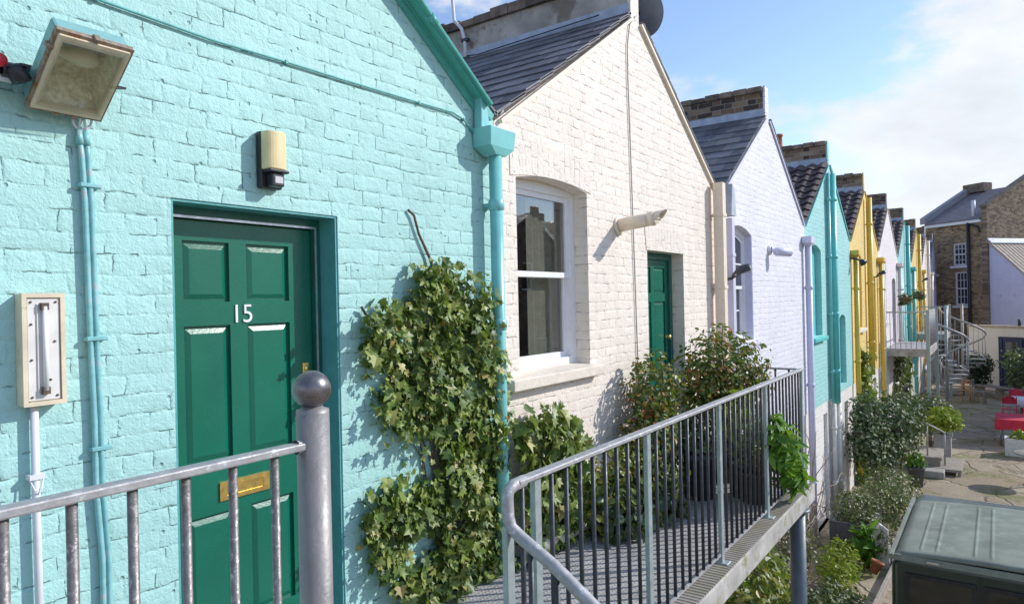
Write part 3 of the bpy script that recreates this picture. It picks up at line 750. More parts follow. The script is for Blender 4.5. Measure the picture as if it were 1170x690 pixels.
# ================================================================== HOUSE 3 (lilac)
W3 = arch(8.38, 9.42, 3.72, 5.12, 5.22, 10)
h3, x0, x1, ax = house(2, 'brick_lilac', 'lilac white brick house with slate roof and a stock brick ridge wall', [W3], [rect(8.9, 9.8, 0, 2.0), rect(10.9, 11.7, 0, 2.0)], 'slate', 'brick_stock', verge='lilac_paint')
for xr in (9.408, 8.381): lr = MB(); lr.box(xr, xr + .011, .005, .24, 3.73, 5.115); lr.build('window_reveal', 'lilac_paint', h3)
sash_window(h3, 8.395, 9.405, 3.74, 5.11, 5.20, .09, bars=(1, 1), sill=(8.25, 9.55, 3.63, 3.71, .07), sill_mat='lilac_paint')
drainpipe(h3, 8.40 - .14, -.07, 2.3, 5.25, .05, 'lilac_paint', hopper=False, square=True)
fun = MB(); fun.prism([(8.17, 5.28), (8.35, 5.28), (8.31, 5.60), (8.22, 5.66)], XZ, -.13, -.01); fun.build('lead_funnel', 'lead', h3)
drainpipe(h3, 12.43, -.08, .2, 5.18, .055, 'lilac_paint')
# ================================================================== HOUSE 4 (aqua)
W4 = arch(12.92, 13.86, 3.55, 5.12, 5.22, 10)
h4, x0, x1, ax = house(3, 'brick_aqua', 'aqua brick house with a tall teal stack pipe up its gable', [W4, arch(15.55, 16.25, 2.40, 3.80, 3.88)], [rect(13.2, 14.2, 0, 2.05), rect(15.6, 16.4, 0, 2.0)], 'tile', 'brick_stock', verge='aqua_paint')
bl = MB(); bl.prism(arch(12.915, 13.865, 3.545, 5.12, 5.225), XZ, .10, .15); bl.build('blind_window', 'aqua_paint', h4)
sl = MB(); sl.box(12.82, 13.96, -.09, .09, 3.46, 3.535); sl.build('sill', 'aqua_paint', h4, bevel=.01)
bl = MB(); bl.prism(arch(15.545, 16.255, 2.395, 3.80, 3.885), XZ, .10, .15); bl.build('recessed_door', 'aqua_paint', h4)
drainpipe(h4, 14.55, -.09, 2.2, 6.66, .078, 'aqua_paint', hopper=False, joints=4)
drainpipe(h4, 14.36, -.06, 2.2, 6.66, .03, 'teal_pipe', hopper=False, joints=4)
drainpipe(h4, 14.60, -.10, .1, 2.19, .075, 'offwhite_paint', hopper=False, joints=2)
drainpipe(h4, 14.40, -.07, .1, 2.19, .045, 'offwhite_paint', hopper=False, joints=2)
for k, xx in enumerate((14.62, 14.98)):
    cpt = MB(); cpt.lathe([(.10, 0), (.085, .05), (.075, .24 - .06 * k), (.095, .25 - .06 * k), (.095, .29 - .06 * k), (.07, .29 - .06 * k), (.065, .2)], (14.78, .95 + .18 * k, 7.35), 16); cpt.build('chimney_pot', 'terracotta', h4)
# ================================================================== HOUSES 5 to 10
specs = [
    (4, 'brick_yellow', 'yellow brick house, nearer of the two yellow gables', 'yellow_paint', 'yellow_reveal', 'tile'),
    (5, 'brick_blush', 'pinkish white house whose upstairs door opens onto the metal landing', 'offwhite_paint', 'pot_grey', 'tile'),
    (6, 'brick_mint', 'pale mint house between a pinkish white and a yellow gable', 'aqua_paint', 'aqua_paint', 'tile'),
    (7, 'brick_yellow', 'yellow brick house, farther of the two yellow gables', 'yellow_paint', 'yellow_reveal', 'tile'),
    (8, 'brick_ivory', 'ivory narrow looking gable just before the last violet house', 'cream_paint', 'cream_paint', 'tile'),
    (9, 'brick_violet', 'violet gabled house at the far end of the terrace', 'lilac_paint', 'lilac_paint', 'slate')]
for (i, wall, lab, pm, rm, rf) in specs:
    xx0 = X0 + BAY * i
    win = arch(xx0 + .55, xx0 + 1.5, 3.50, 5.20, 5.32, 8); dr = arch(xx0 + 2.95, xx0 + 3.8, 2.72, 4.70, 4.80, 8)
    if i == 9: win = arch(xx0 + .55, xx0 + 1.3, 3.5, 5.0, 5.1, 8)
    t, x0, x1, ax = house(i, wall, lab, [win, dr], [rect(xx0 + .9, xx0 + 1.8, 0, 2.0), rect(xx0 + 2.9, xx0 + 3.7, 0, 2.0)], rf, 'brick_stock', verge=pm, depth=4.0)
    q = MB(); q.prism(arch(xx0 + .545, xx0 + 1.505, 3.495, 5.20, 5.325, 8), XZ, .11, .16); q.build('blind_window', rm, t)
    q = MB(); q.box(xx0 + .42, xx0 + 1.62, -.10, .10, 3.40, 3.485); q.build('sill', 'stone_sill' if i == 4 else pm, t, bevel=.01)
    q = MB(); q.prism(arch(xx0 + 2.945, xx0 + 3.805, 2.715, 4.70, 4.805, 8), XZ, .13, .18); q.build('door', 'pot_grey' if i == 5 else rm, t)
    if i in (4, 6, 7, 8): drainpipe(t, ax + (.06 if i != 4 else -.02), -.10, 2.28, 6.72, .068, pm, hopper=False, joints=3)
    drainpipe(t, xx0 + .16, -.09, .2, 5.18, .055, pm)
    drainpipe(t, xx0 + BAY - .18, -.09, .2, 5.18, .055, pm)

# ================================================================== fittings on the mint wall
t = thing('floodlight', 'rusty rimmed floodlight with ribbed glass, tilted down on the mint wall', 'floodlight', (1.047, -.17, 5.09))
TL, TR, BL, BR = Vector((.932, -.30, 5.19)), Vector((1.164, -.30, 5.19)), Vector((.932, -.05, 4.995)), Vector((1.164, -.05, 4.995))
fn_ = Vector((0, -.615, -.789)); ce = (TL + BR) / 2; tx = Vector((1, 0, 0)); ty = (TL - BL).normalized()
HX, HY = .116, (TL - BL).length / 2
def fpt(a, b_, d): return ce + tx * a + ty * b_ + fn_ * d
def fr(q, k=1): return [(-HX * q, -HY * q * k), (HX * q, -HY * q * k), (HX * q, HY * q * k), (-HX * q, HY * q * k)]
q = MB(); a0 = fr(1.0); a1 = fr(.97); a2 = fr(.66)
vs = [fpt(a, b_, -.012) for a, b_ in a0] + [fpt(a, b_, -.07) for a, b_ in a1] + [fpt(a, b_ + .01, -.135) for a, b_ in a2]
q.add(vs, [(0, 1, 5, 4), (1, 2, 6, 5), (2, 3, 7, 6), (3, 0, 4, 7), (4, 5, 9, 8), (5, 6, 10, 9), (6, 7, 11, 10), (7, 4, 8, 11), (8, 9, 10, 11)]); q.build('body', 'flood_body', t, bevel=.008, seg=2)
q = MB(); q.plate(fr(1.03), [fr(.94)], fpt, -.012, .006); q.build('rim', 'rust', t, bevel=.004)
q = MB(); q.plate(fr(.95), [fr(.80)], fpt, -.006, .014); rimo = q.build('cover_frame', 'batten_cream', t, bevel=.003)
q = MB(); g0, g1 = fr(.90), fr(.80)
q.add([fpt(a, b_, .004) for a, b_ in g0] + [fpt(a, b_, .028) for a, b_ in g1], [(0, 1, 5, 4), (1, 2, 6, 5), (2, 3, 7, 6), (3, 0, 4, 7), (4, 5, 6, 7)]); q.build('cover_glass', 'lamp_glass', t)
q = MB(); g0, g1 = fr(.92), fr(.5)
q.add([fpt(a, b_, -.008) for a, b_ in g0] + [fpt(a, b_ + .02, -.10) for a, b_ in g1], [(0, 1, 5, 4), (1, 2, 6, 5), (2, 3, 7, 6), (3, 0, 4, 7), (4, 5, 6, 7)]); q.build('reflector', 'reflector', t, fix=False)
q = MB(); q.lathe([(.004, 0), (.016, .01), (.018, .03), (.034, .075), (.036, .10), (.024, .13), (.002, .142)], fpt(-.08, .045, -.055), 16, (1, 0, 0)); q.build('bulb', 'bulb_glass', t)
q = MB()
for (a, b_) in ((0, HY * 1.03), (-HX * 1.03, HY * .6), (-.03, -HY * 1.03), (.03, -HY * 1.03)): q.obox(fpt(a, b_, .0), tx * .011, ty * .008, fn_ * .014)
q.build('clip', 'rust', t, bevel=.003)
q = MB(); q.bar((.90, -.001, 5.13), (.90, -.15, 5.10), .03, .008); q.bar((1.196, -.001, 5.13), (1.196, -.15, 5.10), .03, .008); q.bar((.90, -.008, 5.13), (1.196, -.008, 5.13), .03, .008); q.build('bracket', 'iron_dark', t)
q = MB(); q.box(.78, .855, -.10, -.012, 5.075, 5.125); q.lathe([(.026, -.03), (.028, 0), (.02, .03)], (.875, -.10, 5.085), 14, (1, 0, 0)); q.tube([(.90, -.12, 5.05), (.875, -.12, 5.10)], .03, 12); jb = q.build('junction_box', 'plastic_black', t, bevel=.005)
q = MB(); q.lathe([(.0, .0), (.02, .0), (.022, .03), (.02, .04), (0, .041)], (.825, -.106, 5.103), 16, (0.2, -1, 0)); q.build('cap', 'plastic_red', jb)
t = thing('supply_pipe', 'grey supply pipe entering the floodlight from the left', 'pipe', (.6, -.05, 5.06))
q = MB(); q.tube([(-.3, -.06, 5.066), (.60, -.06, 5.066), (.80, -.08, 5.062), (.885, -.10, 5.058)], .012, 10); q.build('pipe', 'conduit_white', t)
for xx in (.1, .55): q = MB(); q.box(xx - .012, xx + .012, -.062, -.001, 5.05, 5.082); q.build('clip', 'conduit_white', t)

t = thing('wall_light', 'bulkhead wall light with cream diffuser and motion sensor above the green door', 'wall light', (1.89, -.02, 4.97))
q = MB(); q.box(1.835, 1.948, -.038, -.001, 4.835, 5.088); q.build('back_plate', 'plastic_black', t, bevel=.008, seg=2)
q = MB(); n = 12; pr = [(1.838, -.036)] + [(1.892 - .053 * math.cos(math.pi * k / n), -.055 - .042 * math.sin(math.pi * k / n) ** .6) for k in range(n + 1)] + [(1.946, -.036)]
q.prism(pr, lambda a, b_, d: (a, b_, d), 4.915, 5.085); q.build('diffuser', 'lamp_cream', t, bevel=.006, seg=2)
q = MB(); q.box(1.840, 1.944, -.098, -.039, 4.900, 4.9145); q.box(1.862, 1.925, -.085, -.039, 4.84, 4.8995); s_ = q.build('sensor', 'plastic_black', t, bevel=.006, seg=2)
q = MB(); q.box(1.872, 1.916, -.0895, -.084, 4.852, 4.884); q.build('lens', 'sensor_lens', s_, bevel=.003)

t = thing('batten_light', 'old cream fluorescent tube light on the mint wall by the left edge', 'batten light', (.967, -.03, 4.18))
q = MB(); q.plate(rect(.903, 1.032, 3.985, 4.365), [rect(.917, 1.018, 4.0, 4.35)], XZ, -.060, -.001, hd=-.03); q.box(.916, 1.019, -.031, -.002, 3.999, 4.351); q.build('case', 'batten_cream', t, bevel=.006, seg=2)
q = MB(); q.box(.9185, 1.0165, -.054, -.0315, 4.0015, 4.3485); q.box(.945, .952, -.059, -.0545, 4.02, 4.33)
pl = q.build('tray', 'batten_white', t, bevel=.003)
q = MB(); q.tube([(.968, -.066, 4.035), (.968, -.066, 4.32)], .008, 12); q.build('tube', 'white_paint', t)
for zz in (4.035, 4.32): q = MB(); q.box(.957, .979, -.072, -.0545, zz - .012, zz + .012); q.build('tube_holder', 'bark', t)
for (a, b_) in ((.930, 4.015), (1.005, 4.015), (.930, 4.335), (1.005, 4.335), (.93, 4.26), (.93, 4.14), (1.0, 4.20), (.985, 4.07)): q = MB(); q.lathe([(.004, 0), (.004, .004), (0, .005)], (a, -.0535, b_), 10, (0, -1, 0)); q.build('screw', 'bark', t)
t = thing('white_conduit', 'white conduit dropping from the cream tube light', 'conduit', (.945, -.02, 3.98))
q = MB(); q.tube([(.945, -.025, 3.984), (.945, -.025, 3.6), (.952, -.025, 2.75)], .0125, 12); q.build('pipe', 'conduit_white', t)
q = MB(); q.box(.922, .968, -.042, -.001, 3.735, 3.752); q.tube([(.925, -.03, 3.735), (.935, -.045, 3.70), (.955, -.045, 3.69), (.965, -.03, 3.735)], .003, 6); q.build('clip', 'conduit_white', t)
t = thing('cable_conduit', 'pair of teal cable conduits clipped to the mint wall left of the door', 'conduit', (1.13, -.02, 4.95))
q = MB()
A_ = [(1.105, -.02, 4.94), (1.112, -.02, 4.86), (1.119, -.02, 4.70), (1.128, -.02, 4.158), (1.135, -.02, 3.90), (1.136, -.02, 3.648), (1.152, -.02, 3.40), (1.152, -.02, 3.229), (1.15, -.02, 2.74)]
q.tube(A_, .0095, 10); q.tube([(p[0] + .022, p[1], p[2]) for p in A_], .0095, 10)
for dx in (0, .022): q.tube([(1.105 + dx, -.02, 4.95), (1.107 + dx, -.02, 4.90)], [.010, .014], 10)
q.build('pipe', 'conduit_teal', t)
for (xx, zz) in ((1.128, 4.755), (1.139, 4.20), (1.147, 3.80)): q = MB(); q.box(xx - .028, xx + .046, -.034, -.001, zz - .008, zz + .008); q.build('clip', 'conduit_teal', t, bevel=.003)
q = MB(); lp = [(1.113 + .030 * math.cos(a), -.03 - .012 * math.sin(a), 4.985 + .030 * math.sin(a)) for a in [k * math.pi * 2 / 20 + 1.9 for k in range(20)]]
q.tube([(1.085, -.09, 5.03)] + lp + [(1.127, -.02, 4.945)], .0045, 8); q.tube([(1.105, -.02, 4.95), (1.10, -.05, 5.0), (1.08, -.09, 5.03)], .004, 8); q.build('loop', 'conduit_white', t)
t = thing('wall_cable', 'thin teal painted cable running across the mint gable', 'cable', (2.2, -.01, 5.45))
q = MB(); pts = [(-.4, -.012, 5.47), (.3, -.012, 5.455), (.9, -.012, 5.452), (1.176, -.012, 5.45), (1.63, -.012, 5.434), (2.0, -.012, 5.442), (2.398, -.012, 5.446), (2.9, -.012, 5.455), (3.2, -.012, 5.462), (3.30, -.012, 5.44), (3.36, -.012, 5.40), (3.395, -.012, 5.37)]
q.tube(pts, .0055, 8); q.build('wire', 'cable_teal', t)
for p in pts[3:10:2]: q = MB(); q.box(p[0] - .006, p[0] + .006, -.02, -.001, p[2] - .008, p[2] + .008); q.build('clip', 'cable_teal', t)

t = thing('dish_cable', 'thin cable hanging straight down the cream gable from the satellite dish', 'cable', (5.66, -.01, 6.8))
q = MB(); q.tube([(5.87, -.012, 6.93), (5.72, -.014, 6.80), (5.665, -.012, 6.6), (5.66, -.012, 6.3), (5.69, -.012, 5.4), (5.72, -.012, 4.4), (5.74, -.012, 3.7), (5.75, -.012, 2.75)], .006, 8); q.build('wire', 'wire_grey', t)
# satellite dish on the cream house's ridge pier
t = thing('satellite_dish', 'dark grey satellite dish on the top of the cream gable', 'satellite dish', (6.02, .12, 7.05))
dax = Vector((.85, -.15, .36)).normalized(); dc = Vector((6.17, .10, 7.08))
q = MB(); q.lathe([(.235 * k / 8, .055 * (k / 8) ** 2) for k in range(9)] + [(.24, .06), (.235, .068)] + [(.226 * k / 8, .055 * (k / 8) ** 2 + .008) for k in reversed(range(9))], dc, 32, dax); q.build('dish', 'dish_grey', t)
q = MB(); q.tube([dc - dax * .0, Vector((6.0, .2, 7.05))], .018, 10); q.box(5.987, 6.005, .14, .26, 6.95, 7.15); q.build('bracket', 'iron_dark', t)
q = MB(); q.tube([dc + Vector((0, 0, -.24)) + dax * .05, dc + dax * .30 + Vector((0, 0, -.1))], .01, 8); q.lathe([(.03, 0), (.03, .06), (.02, .08)], dc + dax * .32 + Vector((0, 0, -.08)), 12, -dax); q.build('receiver_arm', 'iron_dark', t)
t = thing('aerial_mast', 'thin bent metal mast fixed to the rendered ridge wall', 'aerial', (5.72, 1.95, 6.9))
q = MB(); q.tube([(5.71, 1.90, 6.86), (5.71, 1.91, 7.12), (5.71, 1.95, 7.25), (5.71, 2.05, 7.36), (5.71, 2.07, 7.6), (5.71, 2.07, 8.4)], .018, 10); q.build('mast', 'conduit_white', t)
q = MB(); q.box(5.69, 5.742, 1.86, 1.95, 6.90, 6.93); q.box(5.69, 5.742, 1.86, 1.95, 7.10, 7.13); q.tube([(5.725, 1.9, 6.95), (5.725, 1.75, 6.93), (5.728, .3, 6.97)], .006, 6); q.build('bracket', 'iron_dark', t)

# lamps and small things on the further houses
def swan_lamp(x, z, lab, mat='iron_dark', out=.46, dx=.24, group=None):
    t = thing('hooded_lamp', lab, 'wall lamp', (x, -.02, z), group)
    q = MB(); q.lathe([(.06, 0), (.055, .02), (.02, .03)], (x, -.001, z), 14, (0, -1, 0)); q.tube([(x, -.02, z), (x + dx * .25, -.15, z + .02), (x + dx * .45, -.19, z + .05)], .016, 8); q.build('arm', mat, t)
    a = Vector((.45, -.80, .22)).normalized(); c = Vector((x + dx * .6 + .01, -.25, z + .09)); sd = a.cross(Vector((0, 0, 1))).normalized(); u = sd.cross(a)
    q = MB(); vs = []; n, mm = 10, 13                                  # half-shell hood, open underneath
    for i in range(n + 1):
        k = i / n; L_ = (k - .5) * .22; rr = .026 + .050 * math.sin(math.pi * min(1, k * .62 + .10)); dz = -.05 * (1 - k) ** 2
        for j in range(mm):
            th = math.pi * j / (mm - 1); vs.append(c + a * L_ + sd * (rr * math.cos(th)) + u * (rr * 1.15 * math.sin(th) + dz))
    q.add(vs, [(i * mm + j, i * mm + j + 1, (i + 1) * mm + j + 1, (i + 1) * mm + j) for i in range(n) for j in range(mm - 1)] + [tuple(range(mm)), tuple(reversed(range(n * mm, (n + 1) * mm)))], True); q.build('hood', mat, t)
    q = MB(); q.obox(c - u * .014 + a * .01, a * .10, sd * .056, u * .010); q.build('diffuser', 'sensor_lens', t, bevel=.008)
    return t
swan_lamp(8.03, 4.50, 'dark hooded lamp beside the lilac house window', dx=.10)
swan_lamp(19.75, 4.72, 'dark hooded lamp on the nearer yellow house', out=.4)
swan_lamp(33.0, 4.75, 'dark hooded lamp on the farther yellow house')
t = thing('spotlight', 'pale cylindrical spotlight jutting from the lilac wall', 'spotlight', (10.3, -.02, 4.95))
q = MB(); q.lathe([(.07, 0), (.07, .03), (.05, .04)], (10.25, -.001, 4.97), 16, (0, -1, 0)); q.tube([(10.25, -.03, 4.97), (10.28, -.12, 4.95)], .02, 10); q.build('bracket', 'conduit_white', t)
q = MB(); q.lathe([(.0, -.09), (.05, -.09), (.062, -.06), (.062, .16), (.05, .165), (.048, .13), (0, .13)], (10.32, -.15, 4.94), 18, (.75, -.66, -.05)); q.build('head', 'lilac_paint', t)
t = thing('wall_bracket_lamp', 'small dark lamp at the corner of the yellow house', 'wall lamp', (17.05, -.05, 5.1))
q = MB(); q.tube([(17.02, -.001, 5.12), (17.02, -.12, 5.10), (17.05, -.20, 5.06)], .022, 8); q.build('arm', 'iron_dark', t)
q = MB(); q.lathe([(.02, 0), (.05, .04), (.09, .12), (.085, .12), (.0, .05)], (17.05, -.2, 5.08), 14, (.5, -.5, -.7)); q.build('shade', 'plastic_black', t)
for x, z, lab in ((24.9, 4.0, 'planted hanging basket on the wall of the pinkish house'), (29.6, 4.1, 'planted hanging basket between the mint and farther yellow house')):
    plant('hanging_basket', lab, 'hanging basket', (x, -.3, z), [((x, -.3, z + .12), (.22, .2, .2))], 160, .09, 'oval', 'greygreen_leaf', int(x), 'planted hanging baskets', stems=4, pot=(.17, .16, 'pot_clay'))

# dry bits of creeper stem left on the mint wall
for pts, lab in (([(2.79, -.012, 4.83), (2.83, -.02, 4.80), (2.87, -.016, 4.70), (2.95, -.02, 4.57), (2.99, -.03, 4.46)], 'dead creeper stem sticking up above the ivy top'),
                 ([(2.415, -.03, 4.29), (2.44, -.02, 4.27), (2.48, -.02, 4.20)], 'short dead twig at the left shoulder of the ivy')):
    t = thing('dead_stem', lab, 'twig', pts[0]); q = MB(); q.tube(pts, [.007, .008, .008, .009, .010][:len(pts)], 6); q.build('stem', 'bark', t)
# ================================================================== ivy
def inside(poly, x, z):
    c = False; n = len(poly)
    for i in range(n):
        (x1_, z1_), (x2_, z2_) = poly[i], poly[(i + 1) % n]
        if (z1_ > z) != (z2_ > z) and x < (x2_ - x1_) * (z - z1_) / (z2_ - z1_) + x1_: c = not c
    return c
def climber(name, lab, cat, base, poly, n, size, mat, seed, gaps=(), ybase=0.0, thick=.11, shape='ivy'):
    r = random.Random(seed); t = thing(name, lab, cat, base); q = MB()
    xs = [p[0] for p in poly]; zs = [p[1] for p in poly]; k = 0; pts = []
    while k < n:
        x, z = r.uniform(min(xs), max(xs)), r.uniform(min(zs), max(zs))
        jx, jz = x + r.gauss(0, .035), z + r.gauss(0, .035)
        if not inside(poly, jx, jz): continue
        hole = False
        for (gx, gz, gr) in gaps:
            dd = math.hypot(x - gx, z - gz)
            if dd < gr * r.uniform(.6, 1.15): hole = True
        if hole and r.random() < .93: continue
        lump = .5 + .5 * math.sin(x * 9.3 + math.sin(z * 6.1) * 1.7) * math.cos(z * 7.7 + x * 3.1)
        y = ybase - .012 - thick * (r.random() ** 1.2) * (.35 + .65 * lump)
        leaf(q, (x, y, z), (r.gauss(.25, .3), -1, r.gauss(.45, .3)), size * r.choice((.55, .7, .85, 1.0, 1.15, 1.5)) * r.uniform(.85, 1.15), shape, r, .7)
        pts.append((x, z)); k += 1
    q.build('foliage', mat, t, fix=False)
    s = MB(); bx, by, bz = base
    for _ in range(26):
        x, z = r.choice(pts); path = []
        for i in range(8):
            kk = i / 7; path.append((bx + (x - bx) * kk ** 1.5 + r.gauss(0, .03) * (0 < i < 7), ybase - .014, bz + (z - bz) * kk))
        s.tube(path, [.011 * (1 - .75 * i / 7) for i in range(8)], 6)
    s.build('stem', 'bark', t, fix=False)
    return t
IVY = [(2.82, 4.50), (2.99, 4.57), (3.14, 4.52), (3.36, 4.43), (3.46, 4.26), (3.56, 3.99), (3.58, 3.58), (3.60, 3.07), (3.57, 2.33), (3.06, 2.2), (2.71, 2.61), (2.52, 2.82), (2.39, 3.09), (2.40, 3.27), (2.48, 3.33), (2.68, 3.35), (2.62, 3.45), (2.56, 3.64), (2.47, 3.84), (2.40, 4.03), (2.40, 4.25), (2.5, 4.30), (2.73, 4.29), (2.8, 4.42)]
climber('ivy', 'dense green ivy climbing the mint wall beside the drainpipe', 'ivy', (3.1, -.03, 2.3), IVY, 5600, .043, 'ivy_leaf', 3, gaps=((2.72, 3.36, .10), (2.86, 3.44, .18), (2.62, 3.50, .13), (2.52, 3.92, .07), (2.80, 2.95, .14), (3.10, 2.98, .09), (2.75, 4.12, .06), (3.3, 3.8, .05), (3.2, 4.15, .05), (3.0, 3.75, .05)), thick=.17)
CL2 = [(3.62, 3.50), (3.81, 3.56), (4.12, 3.59), (4.38, 3.35), (4.53, 3.12), (4.40, 2.89), (4.28, 2.65), (4.04, 2.55), (3.76, 2.5), (3.62, 2.5)]
climber('climbing_plant', 'leafy creeper low on the cream wall below the sash window', 'creeper', (3.9, -.13, 2.56), CL2, 900, .068, 'ivy_leaf', 5, ybase=-.11, thick=.16)

# ================================================================== walkway and landing
lnd = MB(); lnd.box(-1.2, 2.02, -1.36, -.003, 2.45, 2.60); lnd.box(1.40, 2.34, -.36, -.003, 2.601, 2.70)
tag(lnd.build('landing', 'concrete', bevel=.01), 'concrete landing in front of the green door', 'landing')
t = thing('staircase', 'open metal stair going down between the two railings', 'stair', (1.6, -1.4, 2.5))
for k in range(11):
    z = 2.36 - k * .215; y = -1.42 - k * .27
    q = MB(); q.box(1.15, 1.99, y - .13, y + .13, z - .02, z + .02); q.build('tread', 'checker_plate', t)
for xx in (1.13, 2.01): 
    q = MB(); q.bar((xx, -1.38, 2.40), (xx, -4.35, .05), .03, .2); q.build('stringer', 'galvanised_post', t)

wk = thing('metal_walkway', 'raised metal walkway with railing in front of the cream house', 'walkway', (4.4, -.6, 2.5))
q = MB(); q.box(2.03, 6.72, -1.13, -.004, 2.535, 2.570); q.build('deck', 'checker_plate', wk)
q = MB(); q.box(2.03, 6.78, -1.285, -1.135, 2.40, 2.562); q.box(6.725, 6.78, -1.13, -.004, 2.40, 2.562); q.build('edge_beam', 'beam_mossy', wk, bevel=.012, seg=2)
q = MB(); q.box(2.03, 6.72, -1.278, -1.16, 2.5625, 2.572); q.build('nosing', 'ridged_nosing', wk)
q = MB(); q.box(2.03, 6.72, -1.205, -1.195, 2.618, 2.636); bbar = q.build('bottom_rail', 'galvanised', wk)
q = MB(); q.tube([(6.45, -1.20, -.05), (6.45, -1.20, 2.40)], .068, 20); q.lathe([(.11, 0), (.11, .02), (.07, .02)], (6.45, -1.20, 2.378), 18); q.build('support_column', 'column_slate', wk)
q = MB(); q.tube([(2.6, -1.20, -.05), (2.6, -1.20, 2.40)], .068, 20); q.build('support_column', 'column_slate', wk)
q = MB(); q.bar((2.10, -1.20, 3.616), (6.73, -1.20, 3.616), .050, .020); q.bar((6.72, -1.17, 3.616), (6.72, -.02, 3.616), .04, .016)
hr = [(2.16, -1.20, 3.612), (2.09, -1.20, 3.610), (2.055, -1.20, 3.595), (2.05, -1.20, 3.56), (2.05, -1.203, 3.50), (2.05, -1.215, 3.465), (2.05, -1.26, 3.435), (2.05, -1.40, 3.36), (2.05, -1.60, 3.225), (2.05, -2.0, 2.92), (2.05, -2.6, 2.47)]
q.tube(hr, .0235, 14)
q.build('handrail', 'galvanised', wk, bevel=.004)
POSTS = (2.05, 2.24, 3.29, 4.41, 5.5, 6.7)
for x in POSTS:
    q = MB(); q.box(x - .024, x + .024, -1.212, -1.188, 2.565, 3.470 if x < 2.1 else 3.606); q.box(x - .04, x + .04, -1.25, -1.165, 2.570, 2.578); q.build('post', 'galvanised_post', wk, bevel=.003)
bq = MB(); bq.tube([(0, 0, 0), (0, 0, .974)], .0105, 8); bm_ = bq.build('baluster', 'iron_dark', None, fix=False); bm_.parent = wk
me_b = bm_.data; first = True
for (a, b_) in zip(POSTS[:-1], POSTS[1:]):
    n = max(1, round((b_ - a) / .112)) - 1
    for k in range(n):
        x = a + (b_ - a) * (k + 1) / (n + 1)
        o = bm_ if first else bm_.copy()
        if not first: COL.objects.link(o)
        first = False; o.parent = wk; o.location = Vector((x, -1.20, 2.634)) - wk.location
        o.data = me_b
for k in range(9):                                                    # return railing at the far end
    o = bm_.copy(); COL.objects.link(o); o.location = Vector((6.72, -1.09 + k * .122, 2.634)) - wk.location
for (y, zt) in ((-1.30, 3.405), (-1.41, 3.335), (-1.52, 3.265), (-1.63, 3.19)):
    o = bm_.copy(); COL.objects.link(o); o.location = Vector((2.05, y, zt - .974)) - wk.location
gr = thing('guard_rail', 'weathered metal railing with a stout ball topped post before the green door', 'railing', (.6, -1.3, 2.6))
q = MB(); q.tube([(1.098, -1.30, 2.58), (1.098, -1.30, 4.035)], .0405, 28); q.lathe([(.0405, 4.03), (.040, 4.043), (.028, 4.047), (.024, 4.052), (.0, 4.052)], (1.098, -1.30, 0), 28); po = q.build('bollard_post', 'bollard_paint', gr)
q = MB(); q.lathe([(.0475 * math.sin(math.pi * k / 16), -.0475 * math.cos(math.pi * k / 16)) for k in range(17)], (1.096, -1.30, 4.093), 32); q.build('ball', 'ball_steel', po)
q = MB(); q.bar((-.9, -1.30, 3.958), (1.068, -1.30, 3.958), .038, .019); q.lathe([(.018, 0), (.018, .02)], (1.045, -1.30, 3.958), 12, (1, 0, 0)); q.build('handrail', 'galvanised', gr, bevel=.004, seg=2)
q = MB(); q.bar((-.9, -1.30, 2.70), (1.06, -1.30, 2.70), .04, .012); q.build('bottom_rail', 'galvanised', gr)
bq = MB(); bq.tube([(0, 0, 0), (0, 0, 1.245)], .0102, 12); b2 = bq.build('baluster', 'baluster_patina', None, fix=False); b2.parent = gr
for k in range(17):
    x = .985 - k * .1085
    o = b2 if k == 0 else b2.copy()
    if k: COL.objects.link(o)
    o.location = Vector((x, -1.30, 2.704)) - gr.location

# ================================================================== plants on the walkway
plant('potted_shrub', 'large bushy shrub with reddish tips in a black pot by the walkway end', 'potted shrub', (6.42, -.55, 2.571), [((6.42, -.58, 3.62), (.44, .42, .40)), ((6.25, -.5, 3.35), (.33, .3, .36)), ((6.60, -.62, 3.40), (.36, .32, .34))], 3600, .050, 'oval', 'photinia_leaf', 11, stems=26, pot=(.19, .42, 'pot_black'))
plant('door_creeper', 'upright reddish green creeper growing beside the cream house door', 'shrub', (5.55, -.32, 2.571), [((5.50, -.26, 3.52), (.27, .22, .32)), ((5.38, -.30, 3.12), (.30, .24, .36)), ((5.22, -.28, 2.86), (.36, .22, .26))], 2600, .048, 'oval', 'photinia_leaf', 12, stems=18, ymax=-.01)
plant('low_shrub', 'low mixed shrub with brownish tips between creeper and plinth', 'shrub', (4.85, -.35, 2.571), [((4.85, -.30, 2.90), (.42, .24, .32)), ((4.55, -.33, 2.78), (.3, .22, .24)), ((5.2, -.4, 2.8), (.36, .26, .24))], 1400, .055, 'oval', 'moss_leaf', 13, stems=18, ymax=-.11)
plant('dark_shrub', 'dark glossy leaved plant low at the foot of the cream wall', 'shrub', (4.55, -.48, 2.571), [((4.6, -.46, 2.72), (.36, .2, .17)), ((5.0, -.5, 2.70), (.3, .18, .15))], 420, .085, 'oval', 'dark_leaf', 14, stems=10)
plant('bamboo', 'light green slender leaved plant in a black tub behind the railing', 'potted plant', (6.0, -.88, 2.571), [((6.0, -.88, 3.22), (.24, .2, .3)), ((6.1, -.95, 2.95), (.22, .18, .22))], 420, .10, 'lance', 'lime_leaf', 15, stems=16, pot=(.16, .30, 'pot_black'))
plant('spurge', 'bright green long leaved plant poking out through the railing', 'plant', (5.85, -1.0, 2.573), [((5.62, -1.20, 3.22), (.13, .14, .15)), ((5.80, -1.24, 3.05), (.19, .15, .19)), ((6.02, -1.27, 2.84), (.17, .12, .19))], 420, .125, 'lance', 'bright_leaf', 16, stems=14, stem_r=.008, droop=.15, pot=(.13, .26, 'pot_black'))
